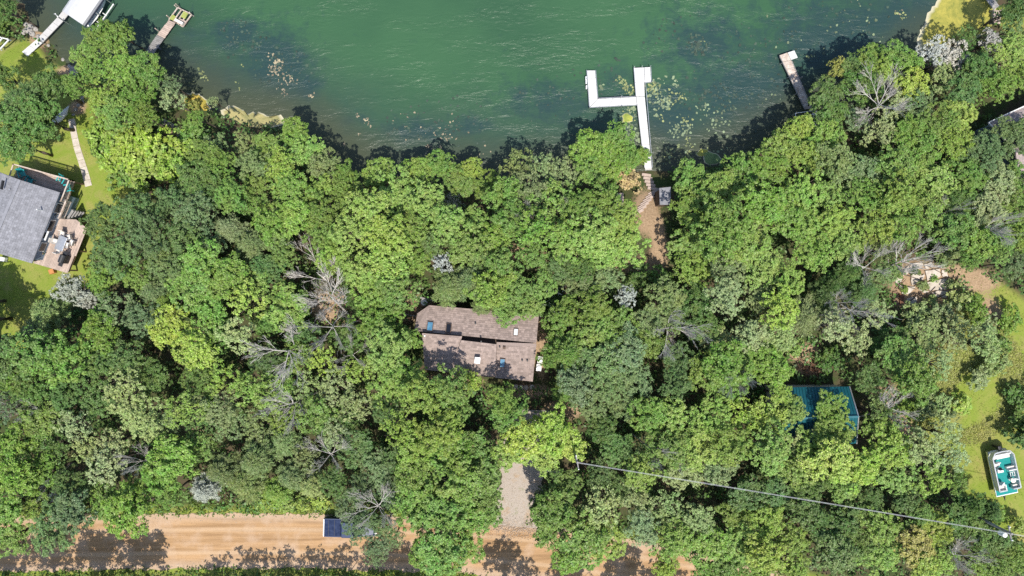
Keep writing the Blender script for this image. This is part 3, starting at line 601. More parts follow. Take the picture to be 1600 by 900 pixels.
 (660,624,36,'broad','Y'),(628,658,36,'open','Y'),(700,616,34,'broad','Y'),(738,596,24,'broad','K'),(690,664,38,'broad','Y'),(650,700,36,'broad','Y'),(716,632,30,'broad','Y'),(774,622,30,'broad','N'),(796,640,30,'lush','N'),(816,680,36,'lush','K'),(860,672,36,'lush','K'),(892,690,30,'lush','K'),(846,712,30,'lush','K'),(796,700,30,'lush','Y'),(740,690,34,'lush','G'),
 (700,712,38,'lush','G'),(660,752,38,'lush','G'),(712,756,42,'lush','N'),(752,740,34,'lush','N'),(760,778,28,'lush','G'),(650,796,34,'lush','G'),(690,806,40,'lush','G'),(730,808,34,'lush','G'),(690,852,40,'lush','N'),(724,850,30,'lush','G'),(660,868,28,'lush','G'),(700,888,28,'lush','G'),
 (560,700,32,'broad','D'),(588,732,34,'fine','B'),(560,764,30,'fine','B'),(536,796,24,'fine','B'),(552,824,26,'fine','B'),(586,850,28,'fine','B'),(612,846,22,'open','B'),(590,872,22,'open','B'),(612,770,26,'fine','B'),(524,752,26,'broad','D'),(614,716,26,'broad','D'),
 (600,548,38,'broad','Y'),(630,576,36,'broad','N'),(634,534,26,'broad','N'),(602,598,34,'broad','Y'),(582,508,34,'broad','N'),(610,490,24,'broad','N'),(560,580,30,'open','Y'),(524,604,34,'open','L'),(500,560,30,'open','K'),(560,630,32,'open','L'),(480,606,32,'open','L'),(492,646,34,'lush','N'),(520,680,32,'open','L'),(440,596,32,'broad','N'),(462,556,30,'broad','G'),(540,654,28,'open','D'),(470,520,26,'broad','D'),(420,560,30,'broad','D'),(544,530,28,'broad','D'),(560,476,26,'open','D'),(430,620,28,'broad','Y'),(600,640,28,'broad','D'),
]
DEAD = [  # x, y, radius px, tilt (deg), tilt direction (deg, photograph: 0 right, 90 up), whiteness
 (478,420,52,28,125),(506,456,46,20,100),(512,520,40,15,300),(430,556,52,22,200),(548,556,34,15,20),(436,640,36,15,200),(508,712,36,18,60),(584,796,40,20,80),(1352,508,44,28,250),(1330,480,30,10,270),
 (1062,526,40,25,290),(1396,146,46,18,160),(900,322,20,12,90),(822,330,18,12,180),(1370,410,34,15,120),(1436,400,38,20,60),(1490,334,32,15,200),(1520,876,36,15,90),(1046,726,28,20,330),(1160,600,26,15,250),(8,640,28,15,90),(200,724,26,15,90),(1422,636,34,25,60),(1580,355,24,15,0),(44,776,22,12,300)]
LANDMARKS = {'the grey roofed house': (25, 345), 'the furnished timber deck': (98, 385), 'the boat lift canopy': (130, 15), 'the long plastic shore dock': (68, 56), 'the weathered timber dock': (250, 60), 'the white branching dock': (965, 150),
 'the bare L-shaped dock': (1240, 130), 'the yellow algae mat': (1500, 30), 'the mossy plank dock': (1556, 20), 'the pinkish roof corner': (1575, 185), 'the cracked concrete pad': (1440, 445), 'the teal metal roof': (1280, 640), 'the pontoon boat': (1566, 738),
 'the brown shingled house': (745, 535), 'the blue pickup': (522, 823), 'the gravel drive': (812, 775), 'the pole by the drive': (902, 722), 'the pole by the lawn': (1578, 833), 'the grey shed roof': (1038, 306), 'the brown storage box': (968, 315),
 'the burnt brush pile': (1266, 577), 'the curved slab path': (125, 240), 'the plank footbridge': (870, 458)}
DIRS = ['right of', 'up and right of', 'above', 'up and left of', 'left of', 'down and left of', 'below', 'down and right of']
ORD = ['', 'second ', 'third ', 'fourth ', 'fifth ', 'sixth ', 'seventh ', 'eighth ']
LABEL_SPECS = []       # (object, x, y, description)
def spawn(px, py, rpx, form, colour, seed, label=None, ground_xy=None, group=None, tall=1.0):
    r = random.Random(seed * 7 + 1); T = TEMPL[form]; me, tm, zc, rr = T[r.randrange(len(T))]
    sc = rpx / 16.3 * 1.0 / rr if form != 'shrub' else rpx / 14.7 * 1.08 / rr
    zs = sc * r.uniform(.88, 1.14) if form != 'shrub' else sc * r.uniform(.8, 1.1)
    if form != 'shrub': zs = max(zs * (.84 if py > 300 or py == 0 else .70), .55) * tall
    top = (zc + .4 * rr) * zs
    p = P(px, py, top) if ground_xy is None else Vector((*ground_xy, 0)); z = gz(p.x, p.y)
    if ground_xy is None:
        if z < WATER_Z: z = WATER_Z
        p = P(px, py, top + z)
    nm, cat, word = FORMS[form]
    t = thing(nm, label or 'x', cat, (p.x, p.y, z), r.uniform(0, 6.28), group)
    t.scale = (sc * r.uniform(.88, 1.15), sc * r.uniform(.88, 1.15), zs)
    t.rotation_euler.x = R(r.uniform(-4, 4)); t.rotation_euler.y = R(r.uniform(-4, 4))
    cname, c = COLOURS[colour]; k = r.uniform(.90, 1.20)
    o = bpy.data.objects.new('crown', me); COL.objects.link(o); o.parent = t; o.color = (c[0] * k * r.uniform(.90, 1.08), c[1] * k, c[2] * k * r.uniform(.85, 1.25), 1)
    if form != 'shrub' or rpx > 20:
        o2 = bpy.data.objects.new('trunk' if form != 'shrub' else 'stem', tm); COL.objects.link(o2); o2.parent = t
    if label is None: LABEL_SPECS.append((t, px, py, cname + ' ' + word))
    return t
TALL = {(1072, 380): .75, (1084, 330): .75, (1086, 424): .8, (984, 384): .8, (1440, 530): .62, (1500, 520): .65, (1404, 566): .8, (1396, 532): .7, (1372, 490): .8, (660, 624): 1.45, (700, 616): 1.3, (690, 664): 1.4, (774, 622): 1.4, (796, 640): 1.4, (628, 658): 1.4, (716, 632): 1.4}
for i, (x, y, rp, form, c) in enumerate(TREES): spawn(x, y, rp, form, c, i, group='trees and shrubs of the lakeside wood', tall=TALL.get((x, y), .8 if (540 < x < 780 and y < 300) or (320 < x < 430 and y < 235) else 1.0))
DT = []
for k in range(4):
    tr, limbs = dead_branches(200 + k, n_main=(5, 7, 6, 8)[k], up=(.35, .6, .45, .5)[k])
    DT.append((tr, limbs, []))
DMESH = []
def raw_mesh(mb, name, mat_):
    me = bpy.data.meshes.new(name); me.from_pydata(mb.v, [], mb.f); me.materials.append(mat_); me.update(); return me
for tr, limbs, _ in DT: DMESH.append((raw_mesh(tr, 'trunk', M['deadbark']), [raw_mesh(l_, 'branch', M['deadbark']) for l_ in limbs]))
for i, (x, y, rp, tilt, td) in enumerate(DEAD):
    r = random.Random(900 + i); tm, bl = DMESH[i % 4]; sc = rp / 16.5 / 3.9; zs = max(sc * 1.25, 1.02)
    top = 6.6 * zs + 1.6; lean = Vector((math.cos(R(td)), math.sin(R(td)), 0)) * math.sin(R(tilt)) * top * .9
    p = P(x, y, top); b = p - lean
    t = thing('dead_tree', 'x', 'dead tree', (b.x, b.y, gz(b.x, b.y)), 0, 'bare dead trees among the green crowns'); t.scale = (sc, sc, zs)
    ax = Vector((-math.sin(R(td)), math.cos(R(td)), 0))
    t.rotation_euler = (Matrix.Rotation(R(tilt), 3, ax) @ Matrix.Rotation(r.uniform(0, 6.28), 3, 'Z')).to_euler()
    for nm, me in [('trunk', tm)] + [('branch', q) for q in bl]:
        o = bpy.data.objects.new(nm, me); COL.objects.link(o); o.parent = t
    LABEL_SPECS.append((t, x, y, ('broad ' if rp >= 40 else 'small ' if rp < 27 else '') + 'bare grey dead tree'))
# trees past the south side of the road, outside the picture: they shade the road
SOUTH = [(20, 930, 44, 'lush'), (95, 940, 48, 'broad'), (165, 934, 46, 'lush'), (232, 922, 44, 'lush'), (355, 945, 34, 'open'), (405, 934, 36, 'open'), (455, 940, 34, 'open'), (500, 940, 36, 'open'), (548, 936, 36, 'open'), (608, 940, 40, 'broad'), (655, 950, 44, 'broad'),
         (790, 928, 40, 'broad'), (826, 940, 30, 'open'), (905, 960, 44, 'broad'), (975, 965, 44, 'lush'), (1050, 985, 46, 'broad'), (-40, 915, 44, 'lush')]
for i, (x, y, rp, form) in enumerate(SOUTH):
    g_ = P(x, y - 10, 0); t = spawn(0, 0, rp * 1.08, form, 'G', 500 + i, 'x', (g_.x, g_.y), 'trees on the far side of the dirt road'); LABEL_SPECS.append((t, 800 + (x - 800) * 1.12, 450 + (y - 460) * 1.12, 'mid green ' + FORMS[form][2]))
EDGE = [(50, 520, 46), (88, 548, 44), (18, 498, 44), (8, 470, 36), (-20, 500, 44), (5, 545, 40), (-30, 560, 44), (-45, 20, 44), (-50, 620, 46), (-50, 700, 46), (-55, 790, 44), (1650, 300, 46), (1650, 380, 46), (1655, 130, 44), (1640, 560, 40), (1640, 640, 40), (1645, 720, 36), (1660, 900, 44), (1640, 450, 34), (-40, 470, 40), (-45, 540, 40)]
for i, (x, y, rp) in enumerate(EDGE):
    g_ = P(x, y, 0); t = spawn(0, 0, rp, ('broad', 'lush', 'fine')[i % 3], 'GDN'[i % 3], 600 + i, 'x', (g_.x, g_.y), 'trees of the wood beside the view'); LABEL_SPECS.append((t, 800 + (x - 800) * 1.12, 450 + (y - 450) * 1.12, COLOURS['GDN'[i % 3]][0] + ' ' + FORMS[('broad', 'lush', 'fine')[i % 3]][2]))
# labels: rank by distance from a landmark, within one look and one direction
def sector(x, y, l): a = math.degrees(math.atan2(-(y - l[1]), x - l[0])) % 360; return int((a + 22.5) // 45) % 8
def write_labels():
    by = {}
    for i, (o, x, y, d) in enumerate(LABEL_SPECS):
        for ln, lp in LANDMARKS.items(): by.setdefault((d, ln, sector(x, y, lp)), []).append((math.hypot(x - lp[0], y - lp[1]), i))
    best = {}
    for (d, ln, s), lst in by.items():
        for rank, (dist, i) in enumerate(sorted(lst)):
            cost = dist + 90 * rank
            if rank < len(ORD) and (i not in best or cost < best[i][0]): best[i] = (cost, rank, len(lst), ln, s, d)
    for i, (o, x, y, d) in enumerate(LABEL_SPECS):
        _, rank, n, ln, s, _ = best[i]
        o['label'] = (f'the only {d}' if n == 1 else f'{ORD[rank]}closest {d}') + f' {DIRS[s]} {ln}'
write_labels()

# ---------------------------------------------------------------- undergrowth and grass (nobody could count these)
def scatter_leaves(name, n, box, ok, zr, L, W, mat_, colour, seed, tuft=7, sp=.22, upright=False):
    g = np.random.RandomState(seed); k = n // tuft
    px = g.uniform(box[0], box[2], k); py = g.uniform(box[1], box[3], k); keep = ok(px, py); px, py = px[keep], py[keep]
    x, y = (px - 800) / S, (450 - py) / S
    z = np.array([gz(a, b) for a, b in zip(x, y)]); hb = g.uniform(zr[0], zr[1], len(x)) * (.4 + .6 * (vnoise(x, y, .5, 3) + .5))
    c0 = np.stack([x, y, z], 1); m = len(x) * tuft
    c = np.repeat(c0, tuft, 0) + g.normal(size=(m, 3)) * np.array([sp, sp, 0]); c[:, 2] += np.maximum(.03, np.repeat(hb, tuft) * g.uniform(.35, 1.0, m))
    if upright: ax = g.normal(size=(m, 3)) * np.array([.7, .7, .1]) + np.array([0, 0, .75]); nr = unit(g.normal(size=(m, 3)))
    else: ax = g.normal(size=(m, 3)) * np.array([1, 1, .4]); nr = unit(np.array([0, 0, 1.]) + g.normal(size=(m, 3)) * .4)
    v, f = leaves(c, ax, nr, L * g.uniform(.6, 1.3, m), W * g.uniform(.7, 1.3, m))
    o = bpy.data.objects.new(name, np_mesh(name, v, f, mat_)); COL.objects.link(o); o.color = colour
    return tag(o, kind='stuff')
HOUSES = [[(640, 470), (850, 482), (850, 605), (640, 600)], [(-90, 250), (150, 250), (150, 430), (-90, 430)], [(1200, 595), (1345, 595), (1345, 700), (1200, 700)], [(1395, 405), (1485, 405), (1485, 480), (1395, 480)], [(1540, 150), (1700, 150), (1700, 270), (1540, 270)],
          [(985, 290), (1050, 290), (1050, 430), (985, 430)], DRIVE, [(955, 260), (1055, 260), (1055, 335), (955, 335)]]
def forest_ok(px, py):
    bad = inside(px, py, WATERPOLY) | inside(px, py, LAWN_W) | inside(px, py, LAWN_E) | inside(px, py, LAWN_N) | (dist_line(px, py, ROADLINE) < 50)
    for h in HOUSES: bad |= inside(px, py, h)
    return ~bad
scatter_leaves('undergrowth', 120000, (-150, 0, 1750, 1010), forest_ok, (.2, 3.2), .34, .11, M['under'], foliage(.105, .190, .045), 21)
def lawn_ok(px, py):
    ok = inside(px, py, LAWN_W) | inside(px, py, LAWN_E) | inside(px, py, LAWN_N)
    for h in HOUSES: ok &= ~inside(px, py, h)
    ok &= ~(dist_line(px, py, [(112, 186), (120, 228), (139, 291)]) < 9)
    return ok & (np.random.RandomState(len(px)).uniform(size=len(px)) < .4 + .6 * (vnoise(px / S, py / S, .6, 9) > -.1))
scatter_leaves('grass', 110000, (-60, 0, 1680, 860), lawn_ok, (.02, .10), .15, .022, M['grassblade'], foliage(.26, .315, .065), 22, 5, .16, True)
def meadow_ok(px, py):
    ok = inside(px, py, [(1405, 600), (1450, 555), (1500, 480), (1560, 500), (1600, 560), (1600, 640), (1540, 690), (1470, 700), (1420, 660)])
    return ok & (vnoise(px / S, py / S, .45, 19) > -.12)
scatter_leaves('meadow_grass', 60000, (1400, 470, 1610, 710), meadow_ok, (.03, .16), .26, .028, M['grassblade'], foliage(.36, .37, .11), 25, 6, .2)
def verge_ok(px, py):
    d = dist_line(px, py, ROADLINE); rr_ = np.random.RandomState(7).uniform(size=len(px)); 
    return ((d > 42) & (d < 42 + 34 * rr_ ** 1.5 + 3)) & ~inside(px, py, DRIVE)
scatter_leaves('roadside_weeds', 90000, (-100, 760, 1250, 1010), verge_ok, (.1, .55), .30, .06, M['under'], foliage(.12, .19, .03), 23, 6, .18)

# ---------------------------------------------------------------- shore: algae, lily pads, rocks
def algae_material():
    m, n, l, p = newmat('algae')
    g = node(n, 'ShaderNodeNewGeometry'); pos = g.outputs['Position']; oi = node(n, 'ShaderNodeObjectInfo')
    a = noise(n, l, pos, .45, 6, .7, 1.2); b_ = noise(n, l, pos, 3.0, 6, .7)
    at_ = node(n, 'ShaderNodeAttribute'); at_.attribute_name = 'rim'
    hs = node(n, 'ShaderNodeHueSaturation'); l.new(oi.outputs['Color'], hs.inputs['Color']); hs.inputs['Value'].default_value = .5; hs.inputs['Hue'].default_value = .545
    c = mixc(n, l, oi.outputs['Color'], hs.outputs[0], maprange(n, l, a, .42, .66))
    c = mixc(n, l, c, hs.outputs[0], maprange(n, l, b_, .52, .68, 0, .9))
    c = mixc(n, l, c, (.55, .50, .36, 1), maprange(n, l, at_.outputs['Fac'], .35, .9, 0, .85))
    l.new(c, p.inputs['Base Color']); p.inputs['Roughness'].default_value = .75
    b = node(n, 'ShaderNodeBump'); b.inputs['Strength'].default_value = .5; b.inputs['Distance'].default_value = .06; l.new(b_, b.inputs['Height']); l.new(b.outputs[0], p.inputs['Normal'])
    return m
M['algae'] = algae_material()
def algae(name, poly, colour, jag=4, seed=0, rimw=9):
    r = random.Random(seed); edge = []
    for i, (x, y) in enumerate(poly):
        x2, y2 = poly[(i + 1) % len(poly)]
        k = max(2, int(math.hypot(x2 - x, y2 - y) / 5))
        for j in range(k): t = j / k; edge.append((x + (x2 - x) * t + r.uniform(-jag, jag), y + (y2 - y) * t + r.uniform(-jag, jag)))
    cx = sum(e[0] for e in edge) / len(edge); cy = sum(e[1] for e in edge) / len(edge)
    rings = [1, .93, .82, .6, .3]; vs = []; rim = []
    for q, s_ in enumerate(rings):
        for e in edge:
            w_ = P(cx + (e[0] - cx) * s_, cy + (e[1] - cy) * s_, WATER_Z + .03); vs.append((w_.x, w_.y, WATER_Z + (.006, .05, .06, .055, .06)[q] + r.uniform(0, .012))); rim.append((1, .75, .2, 0, 0)[q])
    n = len(edge); f = [(q * n + i, q * n + (i + 1) % n, (q + 1) * n + (i + 1) % n, (q + 1) * n + i) for q in range(len(rings) - 1) for i in range(n)]
    me = bpy.data.meshes.new(name); me.from_pydata(vs, [], f + [tuple((len(rings) - 1) * n + i for i in range(n))]); me.materials.append(M['algae'])
    attr(me, 'rim', np.array(rim)); me.polygons.foreach_set('use_smooth', [True] * len(me.polygons))
    o = bpy.data.objects.new(name, me); COL.objects.link(o); o.color = colour; tag(o, kind='stuff'); return o
algae('algae', [(1468, -6), (1458, 12), (1448, 22), (1446, 36), (1436, 52), (1434, 66), (1438, 84), (1470, 86), (1520, 66), (1556, 44), (1556, 10), (1548, -10)], (.36, .315, .055, 1), 2, 1)
algae('algae', [(285, 148), (300, 144), (320, 152), (330, 170), (318, 184), (296, 178), (284, 164)], (.42, .30, .05, 1), 3, 2)
algae('algae', [(346, 172), (362, 164), (384, 176), (410, 178), (442, 182), (444, 196), (400, 200), (362, 206), (348, 190)], (.36, .31, .13, 1), 3, 3)
algae('algae', [(1098, 240), (1108, 236), (1122, 242), (1130, 250), (1118, 258), (1100, 256)], (.16, .24, .08, 1), 1.5, 4)
algae('algae', [(1086, 240), (1092, 232), (1102, 232), (1108, 240), (1098, 246)], (.40, .38, .07, 1), 2, 5)
algae('algae', [(970, 180), (982, 176), (990, 182), (988, 190), (974, 191)], (.36, .38, .06, 1), 2, 6)
def floating(name, spots, colour, seed, size=(.05, .17)):
    """Small rafts of floating leaves round each spot: x, y, spread px, count."""
    g = random.Random(seed); m = MB()
    for x, y, sp, k in spots:
        for _ in range(k):
            a = g.uniform(0, 6.28); d = sp * 1.35 * g.uniform(0, 1) ** .7
            c = P(x + d * math.cos(a), y + d * .8 * math.sin(a), WATER_Z); r0 = g.uniform(*size); n = g.choice((5, 6, 7)); z = WATER_Z + g.uniform(.02, .05)
            el = g.uniform(.5, 1); ro = g.uniform(0, 3.14); pts = []
            for j in range(n):
                t = 6.283 * j / n; q = r0 * g.uniform(.65, 1.15); u, v_ = q * math.cos(t), q * el * math.sin(t)
                pts.append(Vector((c.x + u * math.cos(ro) - v_ * math.sin(ro), c.y + u * math.sin(ro) + v_ * math.cos(ro), z + g.uniform(-.006, .012))))
            m.slab(pts, .02)
    o = m.build(name, M[colour]); tag(o, kind='stuff'); return o
M['pad_yellow'] = pm('pad_yellow', (.26, .28, .11, 1), (.15, .185, .08, 1), 1.5, .6, island=.35)
M['pad_green'] = pm('pad_green', (.20, .25, .14, 1), (.12, .16, .09, 1), 1.5, .6, island=.4)
M['pad_tan'] = pm('pad_tan', (.32, .27, .17, 1), (.20, .17, .12, 1), 1.5, .7, island=.4)
M['weed_dark'] = pm('weed_dark', (.045, .075, .05, 1), (.03, .05, .04, 1), 1.5, .7, island=.4)
floating('lily_pads', [(968, 124, 5, 14), (975, 131, 7, 18), (983, 141, 8, 26), (990, 148, 5, 8), (1020, 140, 12, 30), (1018, 134, 8, 14), (1052, 152, 14, 26), (1060, 154, 10, 14), (982, 184, 12, 26), (1072, 190, 8, 14), (1032, 184, 6, 6), (1074, 219, 6, 8), (1076, 228, 5, 6), (1058, 228, 4, 5), (1052, 240, 12, 16),
                        (1072, 243, 8, 14), (1092, 240, 14, 26), (1056, 254, 12, 18), (1044, 244, 8, 12), (1046, 170, 4, 3), (315, 115, 4, 5), (318, 122, 6, 9), (312, 108, 3, 3), (299, 128, 3, 2), (378, 103, 2, 2), (370, 128, 4, 3), (374, 138, 3, 2), (265, 74, 3, 4), (1263, 89, 5, 8), (1405, 22, 6, 8), (1412, 26, 5, 6), (1100, 66, 4, 3)], 'pad_yellow', 1)
floating('floating_leaves', [(1028, 150, 14, 26), (1036, 168, 16, 30), (1060, 200, 16, 26), (1072, 204, 10, 14), (1098, 172, 10, 12), (1110, 190, 22, 20), (1126, 198, 16, 14), (1142, 170, 10, 6), (990, 172, 10, 26), (985, 205, 10, 20), (1000, 222, 8, 18), (1036, 160, 10, 14), (1048, 128, 10, 10), (1028, 128, 8, 10), (996, 212, 6, 10), (940, 136, 4, 6), (1050, 246, 24, 26), (1110, 244, 30, 20), (1200, 160, 30, 8), (1260, 60, 60, 10), (1340, 30, 40, 12), (1400, 60, 40, 12)], 'pad_green', 2, (.06, .22))
floating('dried_weeds', [(430, 100, 10, 34), (428, 112, 8, 20), (450, 124, 12, 26), (443, 140, 10, 12), (486, 148, 6, 10), (423, 88, 5, 8), (557, 180, 3, 5), (571, 188, 5, 9), (580, 196, 5, 5), (561, 210, 3, 3), (541, 225, 4, 3), (672, 232, 6, 8), (668, 244, 5, 5), (688, 230, 4, 4), (690, 208, 10, 12), (700, 212, 8, 7), (640, 200, 30, 10), (710, 198, 20, 8), (750, 240, 14, 8), (1400, 20, 8, 4)], 'pad_tan', 3, (.05, .16))
floating('water_weeds', [(1090, 68, 14, 50), (1094, 78, 10, 30), (1100, 150, 40, 60), (1120, 155, 26, 40), (1060, 40, 30, 20), (1180, 60, 30, 24), (440, 110, 36, 60), (370, 62, 30, 40), (395, 66, 20, 24), (700, 200, 50, 70), (640, 205, 40, 50), (860, 150, 50, 40), (960, 120, 30, 30), (1300, 60, 80, 70), (1200, 110, 60, 60), (1160, 190, 40, 30), (1030, 60, 20, 14)], 'weed_dark', 4, (.06, .2))
def rock_mesh(seed):
    g = random.Random(seed); m = MB(); n = 8
    for k, (r0, z) in enumerate(((.8, 0), (1.05, .25), (.9, .6), (.5, .85))):
        for j in range(n): a = 6.283 * j / n; q = r0 * g.uniform(.75, 1.15); m.v.append((q * math.cos(a), q * math.sin(a), z * g.uniform(.85, 1.1)))
    for k in range(3):
        for j in range(n): m.f.append((k * n + j, k * n + (j + 1) % n, (k + 1) * n + (j + 1) % n, (k + 1) * n + j))
    m.f.append(tuple(3 * n + j for j in range(n))); return raw_mesh(m, 'rock', M['rock'])
RM = [rock_mesh(i) for i in range(4)]
ROCKS = [(34, 42, .45), (28, 46, .35), (41, 48, .4), (36, 36, .35), (50, 52, .28), (57, 60, .25), (45, 40, .3), (30, 33, .28), (52, 62, .25), (66, 66, .2), (88, 88, .22), (92, 72, .3), (86, 70, .2), (104, 102, .3), (108, 106, .34), (112, 108, .28), (103, 108, .32), (108, 112, .28), (99, 99, .25),
         (255, 190, .3), (262, 193, .35), (268, 196, .3), (274, 200, .3), (279, 206, .34), (280, 213, .28), (126, 158, .2), (121, 164, .22), (118, 172, .2), (124, 152, .22), (116, 180, .2)]
def rocks():
    marks = {'the long plastic shore dock': (68, 56), 'the curved slab path': (125, 240), 'the lime shrubs above the house': (225, 240)}
    best = []
    for i, (x, y, r0) in enumerate(ROCKS):
        g = random.Random(i + 40); q = P(x, y, -.5); o = bpy.data.objects.new('rock', RM[i % 4]); COL.objects.link(o); o.location = (q.x, q.y, gz(q.x, q.y) - r0 * .25)
        o.rotation_euler.z = g.uniform(0, 6.28); o.scale = (r0 * g.uniform(.8, 1.3), r0, r0 * .7)
        ln = 'shore rocks by the long plastic dock' if x < 80 else 'grey rocks on the shore between the dock and the tall trees' if x < 115 else 'stones edging the upper end of the curved slab path' if x < 200 else 'pinkish rocks below the lakeside trees, above the lime shrubs'
        tag(o, ('pale stone among the ' if x < 80 else 'one of the ') + ln, 'rock', ln)
rocks()

def pebbles():
    g = random.Random(77); m = MB()
    def put(px, py, r0, z):
        c = P(px, py, 0); n = 5; ro = g.uniform(0, 6.28)
        m.prism([Vector((c.x + r0 * g.uniform(.7, 1.2) * math.cos(ro + 6.283 * j / n), c.y + r0 * g.uniform(.7, 1.2) * math.sin(ro + 6.283 * j / n))) for j in range(n)], z - .05, z + r0 * .6)
    for _ in range(1500):
        put(g.gauss(808, 22), 822 + g.gauss(0, 10), g.uniform(.015, .045), .12)
    for _ in range(500): put(g.uniform(780, 842), g.uniform(740, 822), g.uniform(.015, .04), .12)
    for _ in range(1100):
        x = g.uniform(0, 900); y = np.interp(x, [q[0] for q in ROADLINE], [q[1] for q in ROADLINE]); put(x, y + g.choice((-1, 1)) * (42 - abs(g.gauss(0, 6))), g.uniform(.02, .06), .05)
    o = m.build('gravel', M['pebble']); tag(o, kind='stuff')
M['pebble'] = pm('pebble', (.42, .34, .27, 1), (.28, .22, .17, 1), 3, .9, island=.4)
pebbles()
# ---------------------------------------------------------------- docks
def between(a, b, t): return a + (b - a) * t
def strip_panels(parent, a0, a1, b0, b1, n, zt, mat_, name='dock_panel', thick=.07, gap=.012):
    """Panels from edge a0-a1 to edge b0-b1 (pixels at height zt)."""
    for i in range(n):
        t0, t1 = i / n, (i + 1) / n; q = []
        for (s, e), t in (((a0, b0), t0), ((a1, b1), t0), ((a1, b1), t1), ((a0, b0), t1)):
            q.append(P(s[0] + (e[0] - s[0]) * t, s[1] + (e[1] - s[1]) * t, zt))
        c = sum(q, Vector()) / 4; q = [c + (p - c) * (1 - gap * 2) for p in q]
        MB().slab(q, thick).build(name, mat_, parent)
def boards(parent, quads, zt, mat_, width=.145, name='deck_boards', thick=.035):
    """Narrow planks laid across each quad from its first edge to its far edge, joined: too narrow to pick apart singly."""
    m = MB(); g = random.Random(len(quads))
    for a0, a1, b0, b1 in quads:
        A0, A1, B0, B1 = (P(*k, zt) if len(k) == 2 else Vector(k) for k in (a0, a1, b0, b1)); L = ((A0 + A1) / 2 - (B0 + B1) / 2).length; n = max(1, int(L / width))
        for i in range(n):
            t0, t1 = (i + .04) / n, (i + .96) / n; dz = Vector((0, 0, g.uniform(-.006, .006))); e = g.uniform(-.015, .015)
            l0, r0, r1, l1 = between(A0, B0, t0), between(A1, B1, t0), between(A1, B1, t1), between(A0, B0, t1)
            s_ = (r0 - l0).normalized() * e
            m.slab([l0 + dz + s_, r0 + dz + s_, r1 + dz + s_, l1 + dz + s_], thick)
    o = m.build(name, mat_, parent); tag(o, kind='stuff'); return o
def posts(parent, pts, zt, r0=.035, up=.35, mat_=None, name='post'):
    for (x, y) in pts:
        q = P(x, y, zt); MB().tube([(q.x, q.y, WATER_Z - 1), (q.x, q.y, zt + up)], r0, 7).build(name, mat_ or M['alu'], parent)
def beams(parent, pairs, zt, mat_, wd=.08, ht=.14, name='side_beam'):
    for a, b in pairs: MB().bar(P(*a, zt), P(*b, zt), wd, ht).build(name, mat_, parent)
DZ = WATER_Z + .55
wd_ = thing('dock', 'white branching dock with a U-shaped end and long straight gangway', 'dock', (*P(1000, 180, DZ)[:2], WATER_Z))
strip_panels(wd_, (917.3, 110), (929.9, 110), (921.3, 167.3), (933.8, 154.5), 4, DZ, M['whitedock'])
strip_panels(wd_, (934.2, 154.3), (922, 167.3), (994, 151.4), (995.3, 163.6), 5, DZ, M['whitedock'])
strip_panels(wd_, (990.7, 106), (1006.2, 105.2), (994, 151), (1007.4, 150.6), 4, DZ, M['whitedock'])
strip_panels(wd_, (1006.8, 105.1), (1016, 104.7), (1006.9, 128.7), (1017.3, 127.5), 2, DZ, M['whitedock'])
strip_panels(wd_, (994.2, 151.4), (1007.5, 151), (1007.6, 264), (1018.6, 263.5), 9, DZ, M['whitedock'])
strip_panels(wd_, (1008, 264.2), (1018.8, 263.7), (1008, 266), (1018.5, 265.3), 1, DZ - .06, M['greydock'], 'ramp_plate')
beams(wd_, [((916.6, 109.6), (920.7, 168)), ((921, 168.2), (995.5, 164.4)), ((930.7, 110), (934.2, 153.6)), ((935, 153.6), (993.3, 150.6)), ((1008.6, 130), (1019.3, 262)), ((995.8, 165), (1006.8, 262)), ((990.2, 106), (993.4, 150)), ((1016.8, 105), (1018, 127.5)), ((1007.8, 129.6), (1017.6, 128.4))], DZ - .1, M['alu'], .05, .16)
posts(wd_, [(991, 105), (1003, 104.4), (1016, 104), (917, 124), (918, 132), (918.5, 140), (921, 168), (971, 151), (971.4, 166), (1018.5, 128), (1019.5, 240)], DZ)
for y_ in (122, 128, 136):
    q = P(917 + (y_ - 122) * .05, y_, DZ); MB().tube([(q.x - .08, q.y - .2, DZ - .1), (q.x - .08, q.y + .2, DZ - .1)], .09, 8).build('bumper', M['white'], wd_)
# plain shore dock with the boat lift
pd_ = thing('dock', 'long pale grey plastic dock running onto the lawn beside the boat lift', 'dock', (*P(70, 55, DZ)[:2], WATER_Z))
strip_panels(pd_, (34, 81), (43, 88), (57.5, 61), (66.5, 66.5), 2, DZ + .25, M['whitedock'])
strip_panels(pd_, (57.7, 60.8), (66.7, 66.3), (90.5, 26), (99.2, 32.5), 4, DZ + .2, M['greydock'])
strip_panels(pd_, (90.7, 25.8), (99.4, 32.3), (118, -8), (126, -3), 3, DZ + .2, M['greydock'])
posts(pd_, [(57, 60), (66, 66.5), (90, 25), (100, 33)], DZ + .2, .04, .6)
MB().bar(P(86, 21, DZ + .3), P(91, 27, DZ + .3), .09, .06).build('cleat_arm', M['white'], pd_)
MB().bar(P(90, 26, DZ + .27), P(99, 32.6, DZ + .27), .08, .05).build('seam_strip', M['black'], pd_)
